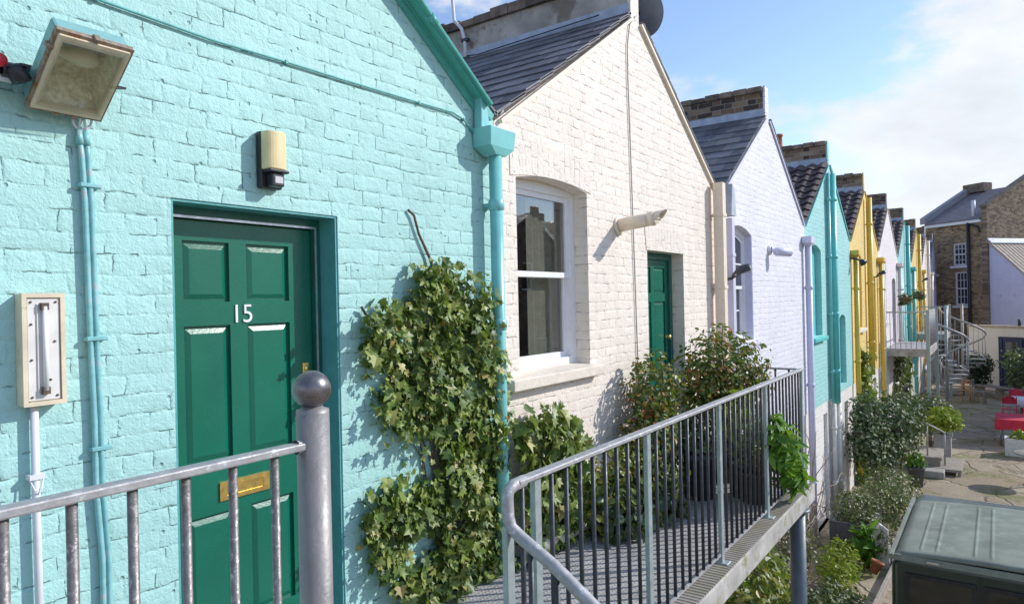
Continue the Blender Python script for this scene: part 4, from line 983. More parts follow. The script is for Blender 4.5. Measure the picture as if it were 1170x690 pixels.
plant('tall_pot_plant', 'sparse plant in the tall dark pot behind the railing posts', 'potted plant', (5.75, -.55, 2.571), [((5.75, -.55, 3.1), (.2, .2, .26))], 260, .07, 'oval', 'dark_leaf', 17, stems=10, pot=(.17, .40, 'pot_black'))

# ================================================================== planting below
plant('ground_shrub', 'yellow green shrub under the walkway beam', 'shrub', (6.9, -.55, 0), [((6.9, -.6, 1.35), (.62, .45, .55)), ((6.3, -.65, 1.2), (.6, .45, .5)), ((7.6, -.5, 1.05), (.5, .4, .6)), ((6.8, -.6, .6), (.9, .5, .6))], 3400, .075, 'oval', 'moss_leaf', 21, stems=40, stem_r=.02, ymax=-.02)
plant('heather_shrub', 'purplish twiggy shrub climbing the white wall behind the walkway column', 'shrub', (9.4, -.35, 0), [((9.0, -.38, .75), (.8, .3, .65)), ((9.9, -.30, .95), (.7, .22, .75)), ((10.5, -.28, .6), (.55, .22, .5))], 2100, .055, 'oval', 'heather_leaf', 22, stems=110, stem_r=.008, ymax=-.02)
plant('dark_ground_shrub', 'low dark grey green bush beside the lime perennial', 'shrub', (9.7, -.85, 0), [((9.4, -.85, .30), (.6, .30, .30)), ((8.8, -.95, .36), (.55, .3, .34)), ((9.9, -1.05, .18), (.4, .2, .2))], 2200, .055, 'oval', 'camellia_leaf', 23, stems=16)
plant('lime_perennial', 'bright lime green perennial on the ground before the grey trough', 'perennial', (11.2, -.72, 0), [((11.3, -.66, .25), (.55, .32, .30)), ((10.7, -.78, .22), (.42, .26, .25))], 1000, .09, 'lance', 'lime_leaf', 24, stems=14, droop=-.4)
plant('green_perennial', 'fresh green strappy plant against the grey trough', 'perennial', (12.0, -.95, 0), [((12.0, -.92, .28), (.22, .20, .32))], 220, .20, 'lance', 'bright_leaf', 25, stems=8, droop=-1.0)
t = thing('planter_trough', 'dark grey trough planter at the foot of the white wall', 'planter', (12.9, -.68, 0))
q = MB(); q.plate(rect(12.25, 13.4, -.98, -.35), [rect(12.31, 13.34, -.92, -.41)], lambda a, b_, d: (a, b_, d), .56, .0, hd=.44); q.build('tub', 'pot_grey', t, bevel=.012, seg=2)
q = MB(); q.box(12.32, 13.33, -.91, -.42, .38, .46); q.build('soil', 'bark', t)
plant('trough_shrub', 'grey green bushy shrub filling the dark trough', 'shrub', (12.95, -.7, .46), [((12.7, -.68, .74), (.52, .36, .30)), ((13.4, -.85, .70), (.55, .38, .34)), ((14.1, -1.0, .6), (.5, .35, .35)), ((12.5, -.85, .58), (.3, .28, .2))], 3000, .045, 'oval', 'greygreen_leaf', 26, stems=30)
plant('sprawling_shrub', 'loose grey olive shrub sprawling between the dark trough and the evergreen tree', 'shrub', (14.5, -.85, 0), [((14.5, -.85, .55), (.65, .42, .5)), ((15.3, -1.05, .45), (.6, .38, .42)), ((13.9, -1.15, .40), (.45, .25, .38))], 2600, .055, 'oval', 'greygreen_leaf', 28, stems=30)
t = thing('board', 'white weathered upright board leaning by the trough', 'board', (12.1, -1.15, 0))
q = MB(); q.prism([(-1.26, 0), (-1.06, 0), (-1.05, .60), (-1.12, .70), (-1.24, .62)], lambda a, b_, d: (d, a, b_), 12.02, 12.07); q.build('panel', 'pot_white', t, bevel=.006)
plant('grey_tuft', 'wispy grey plant hanging over the white board', 'plant', (12.2, -1.25, 0), [((12.05, -1.22, .58), (.14, .14, .22)), ((11.95, -1.16, .35), (.05, .10, .2))], 150, .05, 'lance', 'greygreen_leaf', 27, stems=14)
t = thing('timber_edging', 'weathered timber plank edging the planted bed', 'edging', (11.0, -1.2, 0)); q = MB(); q.bar((9.4, -1.25, .07), (12.4, -1.33, .07), .05, .14); q.build('plank', 'timber_grey', t, bevel=.006)
t = thing('clay_pot', 'tipped terracotta pot among the lime perennials', 'pot', (11.6, -1.05, .05)); q = MB(); q.lathe([(0, 0), (.05, 0), (.085, .17), (.095, .17), (.095, .2), (.08, .2), (.06, .05)], (11.62, -1.08, .05), 16, (.2, -.3, .9)); q.build('pot', 'terracotta', t)

# small evergreen tree with visible trunks
def small_tree(name, lab, cat, base, trunks, blobs, n, size, shape, mat, seed, bark='bark', ymax=None):
    r = random.Random(seed); t = thing(name, lab, cat, base)
    pts = [(p, d) for p, d in blob_points(n, blobs, r, .6) if ymax is None or p.y < ymax]; q = MB()
    for p, d in pts: leaf(q, p, (d + Vector((.3, -.3, .6))).normalized(), size * r.uniform(.65, 1.3), shape, r, .4)
    q.build('crown', mat, t, fix=False)
    s = MB()
    for (p0, p1, r0) in trunks:
        p0, p1 = Vector(p0), Vector(p1); path = [p0.lerp(p1, k / 5) + Vector((r.gauss(0, .03), r.gauss(0, .03), 0)) * (0 < k < 5) for k in range(6)]
        s.tube(path, [r0 * (1 - .55 * k / 5) for k in range(6)], 8)
        near = sorted(pts, key=lambda q_: (q_[0] - p1).length + r.random() * .8)[:12]
        twigs(s, p1, [a[0] for a in near], r, r0 * .38, 4, .04)
    s.build('trunk', bark, t, fix=False)
    return t
small_tree('evergreen_tree', 'small dark evergreen tree standing just left of the timber steps', 'tree', (16.3, -.8, 0),
           [((16.2, -.8, 0), (15.9, -.6, 1.0), .05), ((16.5, -.9, 0), (16.7, -1.05, 1.05), .045), ((16.0, -.7, 0), (15.2, -.55, 1.1), .04)],
           [((16.2, -.8, 1.72), (.72, .52, .50)), ((15.3, -.55, 1.40), (.75, .40, .58)), ((16.9, -1.02, 1.38), (.6, .40, .52)), ((15.9, -.75, 1.10), (.75, .45, .45)), ((17.4, -1.05, 1.75), (.5, .35, .4)), ((15.2, -.5, 1.95), (.4, .3, .4))], 6200, .08, 'oval', 'camellia_leaf', 31, ymax=-.02)
climber('wall_ivy', 'ivy column growing up the base of the nearer yellow house', 'ivy', (17.7, -.05, 0), [(17.0, 0), (19.6, 0), (19.5, 1.6), (18.9, 2.2), (18.7, 2.9), (18.1, 3.05), (17.8, 2.4), (17.5, 1.7), (17.0, 1.2)], 1500, .10, 'ivy_leaf', 32, thick=.25)
climber('wall_vine', 'leafy vine below the metal landing on the pinkish house', 'vine', (25.0, -.05, 0), [(23.9, 0), (27.5, 0), (27.5, 2.3), (24.6, 2.35), (24.0, 1.3)], 1200, .11, 'greygreen_leaf', 33, thick=.3)
# bare climbing stems on the white base of the lilac house
t = thing('bare_climber', 'leafless tangled climbing stems on the white base wall', 'climber', (11.5, -.1, 0)); r = random.Random(41); q = MB()
for k in range(34):
    x = r.uniform(9.2, 12.4); z = r.uniform(0, .9); pts = [Vector((x, -.06 - r.random() * .2, z))]; d = Vector((r.gauss(.1, .5), r.gauss(0, .12), 1)).normalized()
    for i in range(r.randint(6, 11)):
        d = (d + Vector((r.gauss(0, .35), r.gauss(0, .18), r.gauss(-.03, .25)))).normalized(); p = pts[-1] + d * .22
        p.y = min(-.03, max(-.45, p.y)); p.z = max(.05, p.z); pts.append(p)
    q.tube(pts, [.014 * (1 - .7 * i / (len(pts) - 1)) for i in range(len(pts))], 5)
q.build('stem', 'bark_pale', t, fix=False)
# ================================================================== off-road van below
van = thing('parked_van', 'dark green boxy off road van with a pale ribbed roof', 'van', (8.9, -2.76, 0))
VX0, VX1, VY0, VY1 = 6.96, 8.98, -3.66, -1.86
def sect(hw0, hw1, z0, z1): return [(-2.76 - hw0, z0), (-2.76 + hw0, z0), (-2.76 + hw0, z0 + .35), (-2.76 + hw1, z1 - .06), (-2.76 + hw1 - .05, z1), (-2.76 - hw1 + .05, z1), (-2.76 - hw1, z1 - .06), (-2.76 - hw0, z0 + .35)]
q = MB(); q.prism(sect(.90, .885, .42, 1.945), lambda a, b_, d: (d, a, b_), VX0, VX1 + .35)
q.prism([(-3.60, .45), (-1.92, .45), (-1.95, 1.18), (-2.1, 1.24), (-3.42, 1.24), (-3.57, 1.18)], lambda a, b_, d: (d, a, b_), VX1 + .351, VX1 + 1.75)
q.build('body', 'van_green', van, bevel=.05, seg=4)
q = MB(); nx, ny = 40, 240; vs = []
ribs = (-3.42, -3.30, -3.02, -2.90, -2.62, -2.50, -2.22, -2.10)
for i in range(nx + 1):
    x = VX0 - .02 + (VX1 + .06 - VX0) * i / nx
    for j in range(ny + 1):
        y = -3.62 + 1.72 * j / ny; k = (y + 2.76) / .86
        e = max(0, (abs(k) - .90) / .10); fx = max(0, (x - (VX1 - .22)) / .26); rx = max(0, (VX0 + .04 - x) / .06)
        z = 1.995 + .035 * (1 - k * k) - .05 * e ** 2 - .13 * fx ** 2 - .012 * rx ** 2
        if VX0 + .12 < x < VX1 - .28:
            dmin = min(abs(y - rb) for rb in ribs); z += .010 * max(0, 1 - (dmin / .014) ** 2)
        vs.append((x, y, z))
q.add(vs, [(i * (ny + 1) + j, (i + 1) * (ny + 1) + j, (i + 1) * (ny + 1) + j + 1, i * (ny + 1) + j + 1) for i in range(nx) for j in range(ny)], True)
rf = q.build('roof', 'van_roof', van); sm = rf.modifiers.new('thickness', 'SOLIDIFY'); sm.thickness = .03; sm.offset = -1
q = MB()                                                              # gutter rail round the roof edge
for yy in (-3.645, -1.875): q.bar((VX0 - .02, yy, 1.945), (VX1 + .02, yy, 1.945), .035, .05)
q.bar((VX0 - .022, -3.62, 1.952), (VX0 - .022, -1.90, 1.952), .026, .055)
q.build('gutter', 'van_roof', rf, bevel=.006, seg=2)
for (a, b_) in ((-2.51, -1.98), (-3.20, -2.56), (-3.56, -3.24)):
    q = MB(); q.plate(rect(a, b_, 1.30, 1.82), [rect(a + .035, b_ - .035, 1.335, 1.785)], lambda a_, b2_, d: (d, a_, b2_), VX0 - .012, VX0 + .02); wf = q.build('rear_window', 'rubber', van, bevel=.006)
    q = MB(); q.box(VX0 - .006, VX0 - .002, a + .03, b_ - .03, 1.33, 1.79); q.build('pane', 'van_glass', wf)
q = MB(); q.box(VX0 - .010, VX0 - .001, -2.545, -2.53, .55, 1.88); q.build('door_seam', 'rubber', van)
q = MB()
for yy in (-3.25, -2.20): q.obox((VX0 - .03, yy, 1.955), (.02, 0, 0), (0, .045, 0), (0, 0, .008))
q.build('roof_clip', 'aluminium', van)
for (a, b_) in ((7.25, 8.0), (8.1, 8.85)):
    for s, yy in ((1, -1.872), (-1, -3.648)):
        q = MB(); q.obox(((a + b_) / 2, yy + s * .003, 1.53), ((b_ - a) / 2, 0, 0), (0, .006, 0), (0, -s * .012, .20)); q.build('side_window', 'van_glass', van, bevel=.004)
for xx in (7.65, 10.1):
    for yy in (-3.48, -2.04):
        q = MB(); q.lathe([(.0, -.11), (.22, -.115), (.36, -.10), (.385, -.06), (.385, .06), (.36, .10), (.22, .115), (0, .11)], (xx, yy, .385), 28, (0, 1, 0)); wh = q.build('wheel', 'rubber', van)
        q = MB(); q.lathe([(0, -.125), (.15, -.125), (.2, -.12), (.2, .12), (.15, .125), (0, .125)], (xx, yy, .385), 24, (0, 1, 0)); q.build('rim', 'aluminium', wh)
q = MB(); q.box(VX0 - .12, VX0 - .012, -3.6, -1.92, .42, .56); q.build('bumper', 'rubber', van, bevel=.02)
for yy in (-3.5, -2.02):
    q = MB(); q.lathe([(.05, 0), (.048, .02), (0, .03)], (VX0 - .003, yy, .95), 16, (-1, 0, 0)); q.build('tail_light', 'plastic_red', van)

# ================================================================== far metal landings and spiral stairs
def far_landing(xa, xb, lab):
    t = thing('metal_landing', lab, 'landing', ((xa + xb) / 2, -.5, 2.6), 'metal landings along the terrace')
    q = MB(); q.box(xa, xb, -1.05, -.004, 2.68, 2.72); q.build('deck', 'checker_plate', t)
    q = MB(); q.box(xa - .02, xb + .02, -1.10, -1.052, 2.50, 2.72); q.box(xa - .06, xa - .001, -1.051, -.004, 2.50, 2.72); q.build('edge_beam', 'beam_mossy', t, bevel=.006)
    q = MB(); q.tube([(xa, -1.05, 3.76), (xb, -1.05, 3.76)], .02, 8); q.tube([(xa, -1.05, 3.76), (xa, -.02, 3.76)], .018, 8); q.build('handrail', 'galvanised', t)
    for (px, py) in ((xa, -1.08), (xb, -1.08)):
        q = MB(); q.box(px - .045, px + .045, py - .045, py + .045, 0, 3.82); q.build('post', 'galvanised_post', t)
    bq = MB(); bq.tube([(0, 0, 0), (0, 0, 1.03)], .009, 6); b0 = bq.build('baluster', 'galvanised', None, fix=False); b0.parent = t
    n = int((xb - xa) / .13); locs = [(xa + (xb - xa) * (k + 1) / (n + 1), -1.05) for k in range(n)] + [(xa, -.93 + .13 * k) for k in range(7)]
    for k, (px, py) in enumerate(locs[:95]):
        o = b0 if k == 0 else b0.copy()
        if k: COL.objects.link(o)
        o.location = Vector((px, py, 2.72)) - t.location
    return t
far_landing(22.4, 25.75, 'metal landing with railing before the pinkish white house')
far_landing(30.6, 33.1, 'metal landing with railing by the farther yellow house')
def spiral(cx_, cy_, ztop, zbot, rad, a0, turn, lab):
    t = thing('spiral_staircase', lab, 'spiral stair', (cx_, cy_, 0), 'galvanised spiral staircases')
    q = MB(); q.tube([(cx_, cy_, 0), (cx_, cy_, ztop + 1.05)], .05, 12); q.lathe([(.06, 0), (.06, .03), (0, .05)], (cx_, cy_, ztop + 1.05), 12); q.build('column', 'galvanised', t)
    n = 13; hrp = []
    for k in range(n):
        aa = a0 + turn * (k + .5) / n; z = ztop - (ztop - zbot) * (k + 1) / n; w_ = turn / n * .54
        pts = [(.05, aa - .25), (rad, aa - w_), (rad * 1.01, aa), (rad, aa + w_), (.05, aa + .25)]
        q = MB(); q.prism([(cx_ + rr * math.cos(t_), cy_ + rr * math.sin(t_)) for rr, t_ in pts], lambda a, b_, d: (a, b_, d), z - .035, z); q.build('tread', 'galvanised', t)
        for f in (.25, .75):
            ab = a0 + turn * (k + f) / n; zz = ztop - (ztop - zbot) * (k + f) / n
            px, py = cx_ + rad * math.cos(ab), cy_ + rad * math.sin(ab)
            q = MB(); q.tube([(px, py, zz - .2), (px, py, zz + .95)], .009, 6); q.build('baluster', 'galvanised', t, fix=False)
    for k in range(49):
        ab = a0 + turn * k / 48; zz = ztop - (ztop - zbot) * k / 48 + .95; hrp.append((cx_ + rad * math.cos(ab), cy_ + rad * math.sin(ab), zz))
    q = MB(); q.tube(hrp, .036, 10); q.build('handrail', 'galvanised', t)
    st_ = MB(); st_.tube([(p[0], p[1], p[2] - 1.08) for p in hrp], .016, 6); st_.build('stringer', 'galvanised', t)
    return t
spiral(27.2, -1.26, 2.72, .55, .62, R(80), R(420), 'nearer galvanised spiral staircase, its rail curling from the landing')
spiral(33.95, -1.47, 2.72, .2, .80, R(95), R(400), 'farther spiral staircase in front of the brown brick building')
# steps to a lower door
t = thing('timber_steps', 'low weathered timber steps with a short handrail in the yard', 'steps', (19.4, -1.2, 0))
q = MB(); q.box(18.9, 20.3, -1.95, -1.25, .10, .16); q.box(18.95, 19.02, -1.93, -1.87, 0, .10); q.box(20.2, 20.27, -1.93, -1.87, 0, .10); q.build('lower_step', 'timber_grey', t, bevel=.006)
q = MB(); q.box(19.1, 20.3, -1.55, -.60, .30, .37); q.box(19.1, 19.2, -1.52, -.7, 0, .30); q.build('upper_step', 'timber_grey', t, bevel=.006)
q = MB(); q.box(18.5, 18.95, -1.62, -1.05, 0, .16); q.build('block', 'concrete', t, bevel=.015)
q = MB(); q.tube([(19.2, -1.25, .37), (19.2, -1.25, 1.15)], .018, 8); q.tube([(19.3, -1.60, .16), (19.3, -1.60, .95)], .018, 8); q.tube([(19.2, -1.0, 1.15), (19.2, -1.25, 1.15), (19.3, -1.62, .93)], .02, 8); q.build('handrail', 'galvanised', t)
t = plant('fern', 'bright yellow green fern on a grey plinth beside the timber steps', 'fern', (21.0, -1.45, .62), [((21.0, -1.5, .98), (.5, .42, .30))], 520, .17, 'lance', 'lime_leaf', 51, stems=14, droop=.2)
t = thing('plinth', 'grey square plinth carrying the yellow green fern', 'plinth', (21.0, -1.45, 0)); q = MB(); q.box(20.85, 21.2, -1.65, -1.28, 0, .56); q.box(20.82, 21.23, -1.68, -1.25, .561, .62); q.build('block', 'grey_render', t, bevel=.01)
plant('planter_shrub', 'dark leaved shrub behind the bright fern', 'shrub', (22.2, -1.1, 0), [((22.2, -1.15, .95), (.6, .45, .55))], 800, .10, 'oval', 'camellia_leaf', 52, stems=12)
plant('bucket_plant', 'green plant in a grey metal tub before the evergreen tree', 'potted plant', (17.6, -1.15, 0), [((17.6, -1.15, .60), (.2, .2, .16))], 150, .10, 'oval', 'bright_leaf', 53, stems=6, pot=(.17, .45, 'pot_grey'))

# ================================================================== yard furniture
def leg4(t, xs, ys, z, r_, mat):
    for x in xs:
        for y in ys:
            q = MB(); q.tube([(x, y, 0), (x, y, z)], r_, 8); q.build('leg', mat, t)
t = thing('cafe_table', 'long table under a bright red cloth in the yard', 'table', (24.3, -3.3, 0))
q = MB(); q.box(23.3, 24.5, -4.0, -2.62, .715, .74); q.build('tabletop', 'timber_brown', t); leg4(t, (23.4, 24.4), (-3.9, -2.7), .714, .02, 'wire_steel')
q = MB(); n = 40; r = random.Random(9); per = []
for i in range(n): per.append((23.27 + 1.26 * i / n, -4.03))
for i in range(n): per.append((24.53, -4.03 + 1.44 * i / n))
for i in range(n): per.append((24.53 - 1.26 * i / n, -2.59))
for i in range(n): per.append((23.27, -2.59 - 1.44 * i / n))
m_ = len(per); vs = [(x, y, .748) for x, y in per] + [(23.9 + (x - 23.9) * (1.03 + .012 * math.sin(i * .9)), -3.31 + (y + 3.31) * (1.03 + .012 * math.sin(i * 1.1)), .47 + .02 * math.sin(i * .5)) for i, (x, y) in enumerate(per)]
q.add(vs, [tuple(range(m_))] + [(i, (i + 1) % m_, (i + 1) % m_ + m_, i + m_) for i in range(m_)])
tag(q.build('tablecloth', 'cloth_red'), 'bright red cloth draped over the long yard table', 'tablecloth')
def wire_chair(x, y, rot, lab, group):
    t = thing('wire_chair', lab, 'chair', (x, y, 0), group); c, s = math.cos(rot), math.sin(rot)
    def L(a, b_, z): return (x + a * c - b_ * s, y + a * s + b_ * c, z)
    q = MB(); q.tube([L(-.2, -.2, .45), L(.2, -.2, .45), L(.2, .2, .45), L(-.2, .2, .45), L(-.2, -.2, .45)], .018, 6)
    for k in range(6): q.tube([L(-.2, -.17 + .068 * k, .45), L(.2, -.17 + .068 * k, .45)], .006, 5)
    q.build('seat', 'wire_steel', t)
    q = MB(); q.tube([L(.2, -.21, .45), L(.25, -.22, .88), L(.25, .22, .88), L(.2, .21, .45)], .022, 6)
    for k in range(7): q.tube([L(.205, -.17 + .057 * k, .47), L(.25, -.17 + .057 * k, .88)], .006, 5)
    q.build('backrest', 'wire_steel', t)
    for a in (-.19, .19):
        for b_ in (-.19, .19):
            q = MB(); q.tube([L(a, b_, .45), L(a * 1.15, b_ * 1.15, 0)], .012, 6); q.build('leg', 'wire_steel', t)
wire_chair(25.2, -2.95, 0, 'grey wire chair behind the red clothed table, near its open end', 'wire chairs at the red table')
wire_chair(25.2, -3.5, 0, 'grey wire chair behind the red clothed table, next to the frame edge', 'wire chairs at the red table')
t = thing('trough', 'long white stone trough of yellowish plants before the red table', 'planter', (22.2, -3.2, 0))
q = MB(); q.plate(rect(22.0, 22.5, -4.1, -2.78), [rect(22.06, 22.44, -4.04, -2.84)], lambda a, b_, d: (a, b_, d), .44, 0, hd=.34); q.box(22.07, 22.43, -4.03, -2.85, .30, .36); q.build('tub', 'pot_white', t, bevel=.02, seg=2)
plant('trough_plant', 'yellowish flowering plants growing in the white stone trough', 'plant', (22.25, -3.3, .36), [((22.25, -3.15, .52), (.22, .25, .16)), ((22.25, -3.6, .52), (.22, .35, .2))], 320, .10, 'oval', 'lime_leaf', 54, stems=8)
t = thing('round_table', 'round weathered wooden table at the right edge of the yard', 'table', (18.9, -3.35, 0)); q = MB(); q.lathe([(0, 0), (.42, 0), (.44, .015), (.42, .03), (0, .03)], (18.9, -3.35, .69), 32); q.build('tabletop', 'timber_grey', t)
q = MB(); q.lathe([(.25, 0), (.25, .03), (.035, .06), (.035, .685), (.12, .69)], (18.9, -3.35, 0), 16); q.build('pedestal', 'wire_steel', t)
t = thing('bistro_table', 'small table with a white cloth behind the red table', 'table', (28.2, -3.2, 0)); q = MB(); q.lathe([(0, .76), (.40, .76), (.43, .75), (.46, .5), (.45, .5), (.40, .74), (0, .74)], (28.2, -3.25, 0), 28); q.build('tablecloth', 'cloth_white', t)
q = MB(); q.lathe([(.25, 0), (.25, .03), (.03, .05), (.03, .735)], (28.2, -3.25, 0), 12); q.build('pedestal', 'wire_steel', t)
def cafe_chair(x, y, rot, mat, lab, cat='chair', group=None, name='cafe_chair', rounded=False):
    t = thing(name, lab, cat, (x, y, 0), group); c, s = math.cos(rot), math.sin(rot)
    def L(a, b_, z): return (x + a * c - b_ * s, y + a * s + b_ * c, z)
    q = MB(); q.prism([(-.2, -.19), (.2, -.2), (.2, .2), (-.2, .19)], lambda a, b_, d: L(a, b_, d), .43, .46); q.build('seat', mat, t, bevel=.008)
    q = MB()
    if rounded:
        arc = [(.19, -.2, .62), (.22, -.19, .80), (.25, -.10, .90), (.255, 0, .92), (.25, .10, .90), (.22, .19, .80), (.19, .2, .62)]
        vs = [L(*p) for p in arc] + [L(p[0] + .025, p[1], p[2]) for p in arc]
        q.add(vs, [tuple(range(7)), tuple(range(13, 6, -1))] + [(i, i + 1, i + 8, i + 7) for i in range(6)])
    else:
        for zz in (.62, .74, .86): q.prism([(.19, -.2), (.215, -.2), (.215, .2), (.19, .2)], lambda a, b_, d: L(a + (d - .45) * .06, b_, d), zz - .03, zz + .03)
    q.build('backrest', mat, t)
    for a in (-.18, .19):
        for b_ in (-.17, .18):
            q = MB(); q.tube([L(a, b_, 0), L(a, b_, .43 if a < 0 else .45), L(a + (.0 if a < 0 else .022), b_, .43 if a < 0 else .90)], .016, 6); q.build('leg', mat, t)
cafe_chair(27.5, -2.95, R(180), 'cloth_red', 'round backed red chair at the white clothed table, on its near side', group='red chairs', rounded=True)
cafe_chair(29.1, -3.15, 0, 'cloth_red', 'round backed red chair at the white clothed table, on its far side', group='red chairs', rounded=True)
cafe_chair(32.2, -1.75, R(140), 'timber_orange', 'orange brown wooden chair in the shade beyond the spiral stair', group='wooden chairs in the shade')
cafe_chair(32.0, -2.05, R(80), 'timber_grey', 'pale grey wooden chair beside the orange brown one', group='wooden chairs in the shade')
t = thing('bench', 'long low wooden bench in the shade below the white outbuilding', 'bench', (34.0, -2.5, 0))
q = MB(); q.bar((34.2, -1.9, .45), (33.0, -3.5, .45), .4, .05); q.build('seat', 'timber_grey', t)
for k in (.1, .5, .9):
    q = MB(); q.bar((34.2 - 1.2 * k, -1.9 - 1.6 * k, 0), (34.2 - 1.2 * k, -1.9 - 1.6 * k, .42), .06, .3); q.build('leg', 'timber_grey', t)
plant('round_bush', 'dark rounded evergreen bush against the white outbuilding', 'bush', (35.0, -2.0, 0), [((34.9, -2.0, 1.25), (.55, .60, .50)), ((34.9, -2.0, .75), (.45, .5, .5))], 1700, .10, 'oval', 'dark_leaf', 55, stems=8)
small_tree('pale_tree', 'grey green leafy small tree in front of the blue door', 'tree', (30.3, -3.35, 0), [((30.3, -3.35, 0), (30.2, -3.2, 1.1), .05), ((30.4, -3.4, 0), (30.5, -3.6, 1.2), .045)],
           [((30.2, -3.25, 1.75), (.65, .55, .55)), ((30.2, -3.3, 1.2), (.6, .5, .45)), ((30.5, -3.8, 1.6), (.6, .6, .6))], 1900, .10, 'oval', 'greygreen_leaf', 56)

# ================================================================== buildings closing the yard (turned 53 degrees)
A_d, B_d = Vector((.6, .8, 0)), Vector((.8, -.6, 0)); CR = Vector((42.0, -2.08, 0))
def P(s, t_, z, o=CR): return o + A_d * s + B_d * t_ + Vector((0, 0, z))
bb = thing('brick_building', 'tall brown brick building with sash windows and a slate roof', 'building', tuple(CR + A_d * 1.6 + B_d * 2))
wins = [(.86, 1.58, 5.70, 6.85), (.80, 1.50, 3.62, 5.35)]
q = MB(); q.plate(rect(0, 3.44, 0, 8.0), [rect(*w_) for w_ in wins], lambda a, b_, d: P(a, d, b_), 0, .3); q.build('front_wall', 'brick_stock_front', bb)
H_ = 3.4; rise = 1.85
q = MB(); q.plate([(0.001, 0), (2 * H_, 0), (2 * H_, 8.55), (H_, 8.55 + rise), (0.001, 8.55)], [], lambda a, b_, d: P(d, a, b_), -.30, -.001); q.build('gable_wall', 'brick_stock_side', bb)
cpp = [(-.06, 8.56), (H_, 8.56 + rise), (H_, 8.66 + rise), (-.06, 8.66)]
q = MB(); q.prism(cpp, lambda a, b_, d: P(d, a, b_), -.36, .05)
q.prism([(H_, 8.56 + rise), (2 * H_, 8.56), (2 * H_, 8.66), (H_, 8.66 + rise)], lambda a, b_, d: P(d, a, b_), -.36, .05); q.build('coping', 'coping_brick', bb)
q = MB(); q.plate([(0.301, 0), (2 * H_, 0), (2 * H_, 8.05), (H_, 8.05 + rise), (0.301, 8.2)], [], lambda a, b_, d: P(d, a, b_), 3.16, 3.44); q.build('end_wall', 'brick_stock_side', bb)
q = MB(); q.prism([(-.1, 8.06), (H_, 8.06 + rise), (H_, 8.40 + rise), (-.1, 8.40)], lambda a, b_, d: P(d, a, b_), 3.15, 3.45); q.build('parapet', 'grey_render', bb)
q = MB(); q.prism([(-.12, 7.97), (H_, 7.97 + rise), (2 * H_ + .1, 7.97), (2 * H_ + .1, 8.04), (H_, 8.05 + rise), (-.12, 8.05)], lambda a, b_, d: P(d, a, b_), .002, 3.148); q.build('roof', 'slate_far', bb)
q = MB(); q.prism([(-.14, 7.82), (-.002, 7.82), (-.002, 7.96), (-.14, 7.96)], lambda a, b_, d: P(d, a, b_), 0, 3.15); q.build('gutter', 'white_paint', bb)
q = MB(); q.prism([(H_ - .32, 8.0 + rise), (H_ + .32, 8.0 + rise), (H_ + .32, 8.48 + rise), (H_ - .32, 8.48 + rise)], lambda a, b_, d: P(d, a, b_), 2.2, 3.42); q.build('chimney', 'coping_brick', bb)
q = MB(); q.tube([P(.55, .2, 8.1), P(.55, .2, 9.0)], .09, 10); q.build('vent_pipe', 'conduit_white', bb)
q = MB(); q.tube([P(.62, -.12, 7.85), P(.62, -.10, 0)], .075, 10); q.tube([P(.62, -.12, 7.8), P(.1, -.12, 7.6), P(.0, -.1, 7.3)], .05, 8); q.build('drainpipe', 'plastic_black', bb)
for (a, b_, c, e) in wins:
    q = MB(); q.plate(rect(a - .02, b_ + .02, c - .02, e + .02), [rect(a + .07, b_ - .07, c + .07, e - .07)], lambda x, z, d: P(x, d, z), .05, .16)
    mid = (c + e) / 2; q.prism(rect(a + .069, b_ - .069, mid - .03, mid + .03), lambda x, z, d: P(x, d, z), .06, .13)
    for k in (1, 2): xx = a + .07 + (b_ - a - .14) * k / 3; q.prism(rect(xx - .012, xx + .012, c + .069, e - .069), lambda x, z, d: P(x, d, z), .07, .12)
    for zz in ((c + mid) / 2, (e + mid) / 2): q.prism(rect(a + .069, b_ - .069, zz - .012, zz + .012), lambda x, z, d: P(x, d, z), .072, .118)
    wo = q.build('window', 'white_paint', bb)
    q = MB(); q.prism(rect(a + .06, b_ - .06, c + .06, e - .06), lambda x, z, d: P(x, d, z), .10, .11); q.build('pane', 'dark_pane', wo)
    q = MB(); q.prism(rect(a + .06, b_ - .06, mid - (.9 if c < 5 else .1), mid + .03), lambda x, z, d: P(x, d, z), .14, .15); q.build('blind', 'blind_white', wo)
    q = MB(); q.prism(rect(a - .12, b_ + .12, c - .14, c - .021), lambda x, z, d: P(x, d, z), -.09, .10); q.build('sill', 'white_paint', wo)
# lavender lean-to against the gable
P1 = CR + B_d * .12
lav = thing('lavender_outbuilding', 'lavender painted outbuilding with a pale clay lean to roof', 'outbuilding', tuple(P1 - A_d * .9))
q = MB(); q.plate([(-.302, 0), (-.302, 6.72), (-2.05, 5.05), (-2.05, 0)], [], lambda a, b_, d: P(a, d, b_, P1), 0, .2); q.build('wall', 'brick_lavender', lav)
q = MB(); q.prism([(-2.05, 0), (-2.05, 5.05), (-1.9, 5.05), (-1.9, 0)], lambda a, b_, d: P(a, d, b_, P1), .203, 4.2); q.build('front_wall', 'timber_orange', lav)
q = MB(); q.prism([(-.303, 6.74), (-2.22, 4.90), (-2.22, 4.98), (-.303, 6.83)], lambda a, b_, d: P(a, d, b_, P1), -.10, 4.3)
for k in range(17): q.prism([(-.303, 6.832), (-2.22, 4.982), (-2.22, 5.01), (-.303, 6.86)], lambda a, b_, d: P(a, d, b_, P1), -.09 + k * .26, .0 + k * .26)
q.build('roof', 'clay_roof', lav)
q = MB(); q.prism([(-.303, 6.865), (-.52, 6.70), (-.52, 6.74), (-.303, 6.98)], lambda a, b_, d: P(a, d, b_, P1), -.11, 4.3); q.build('flashing', 'lead', lav)
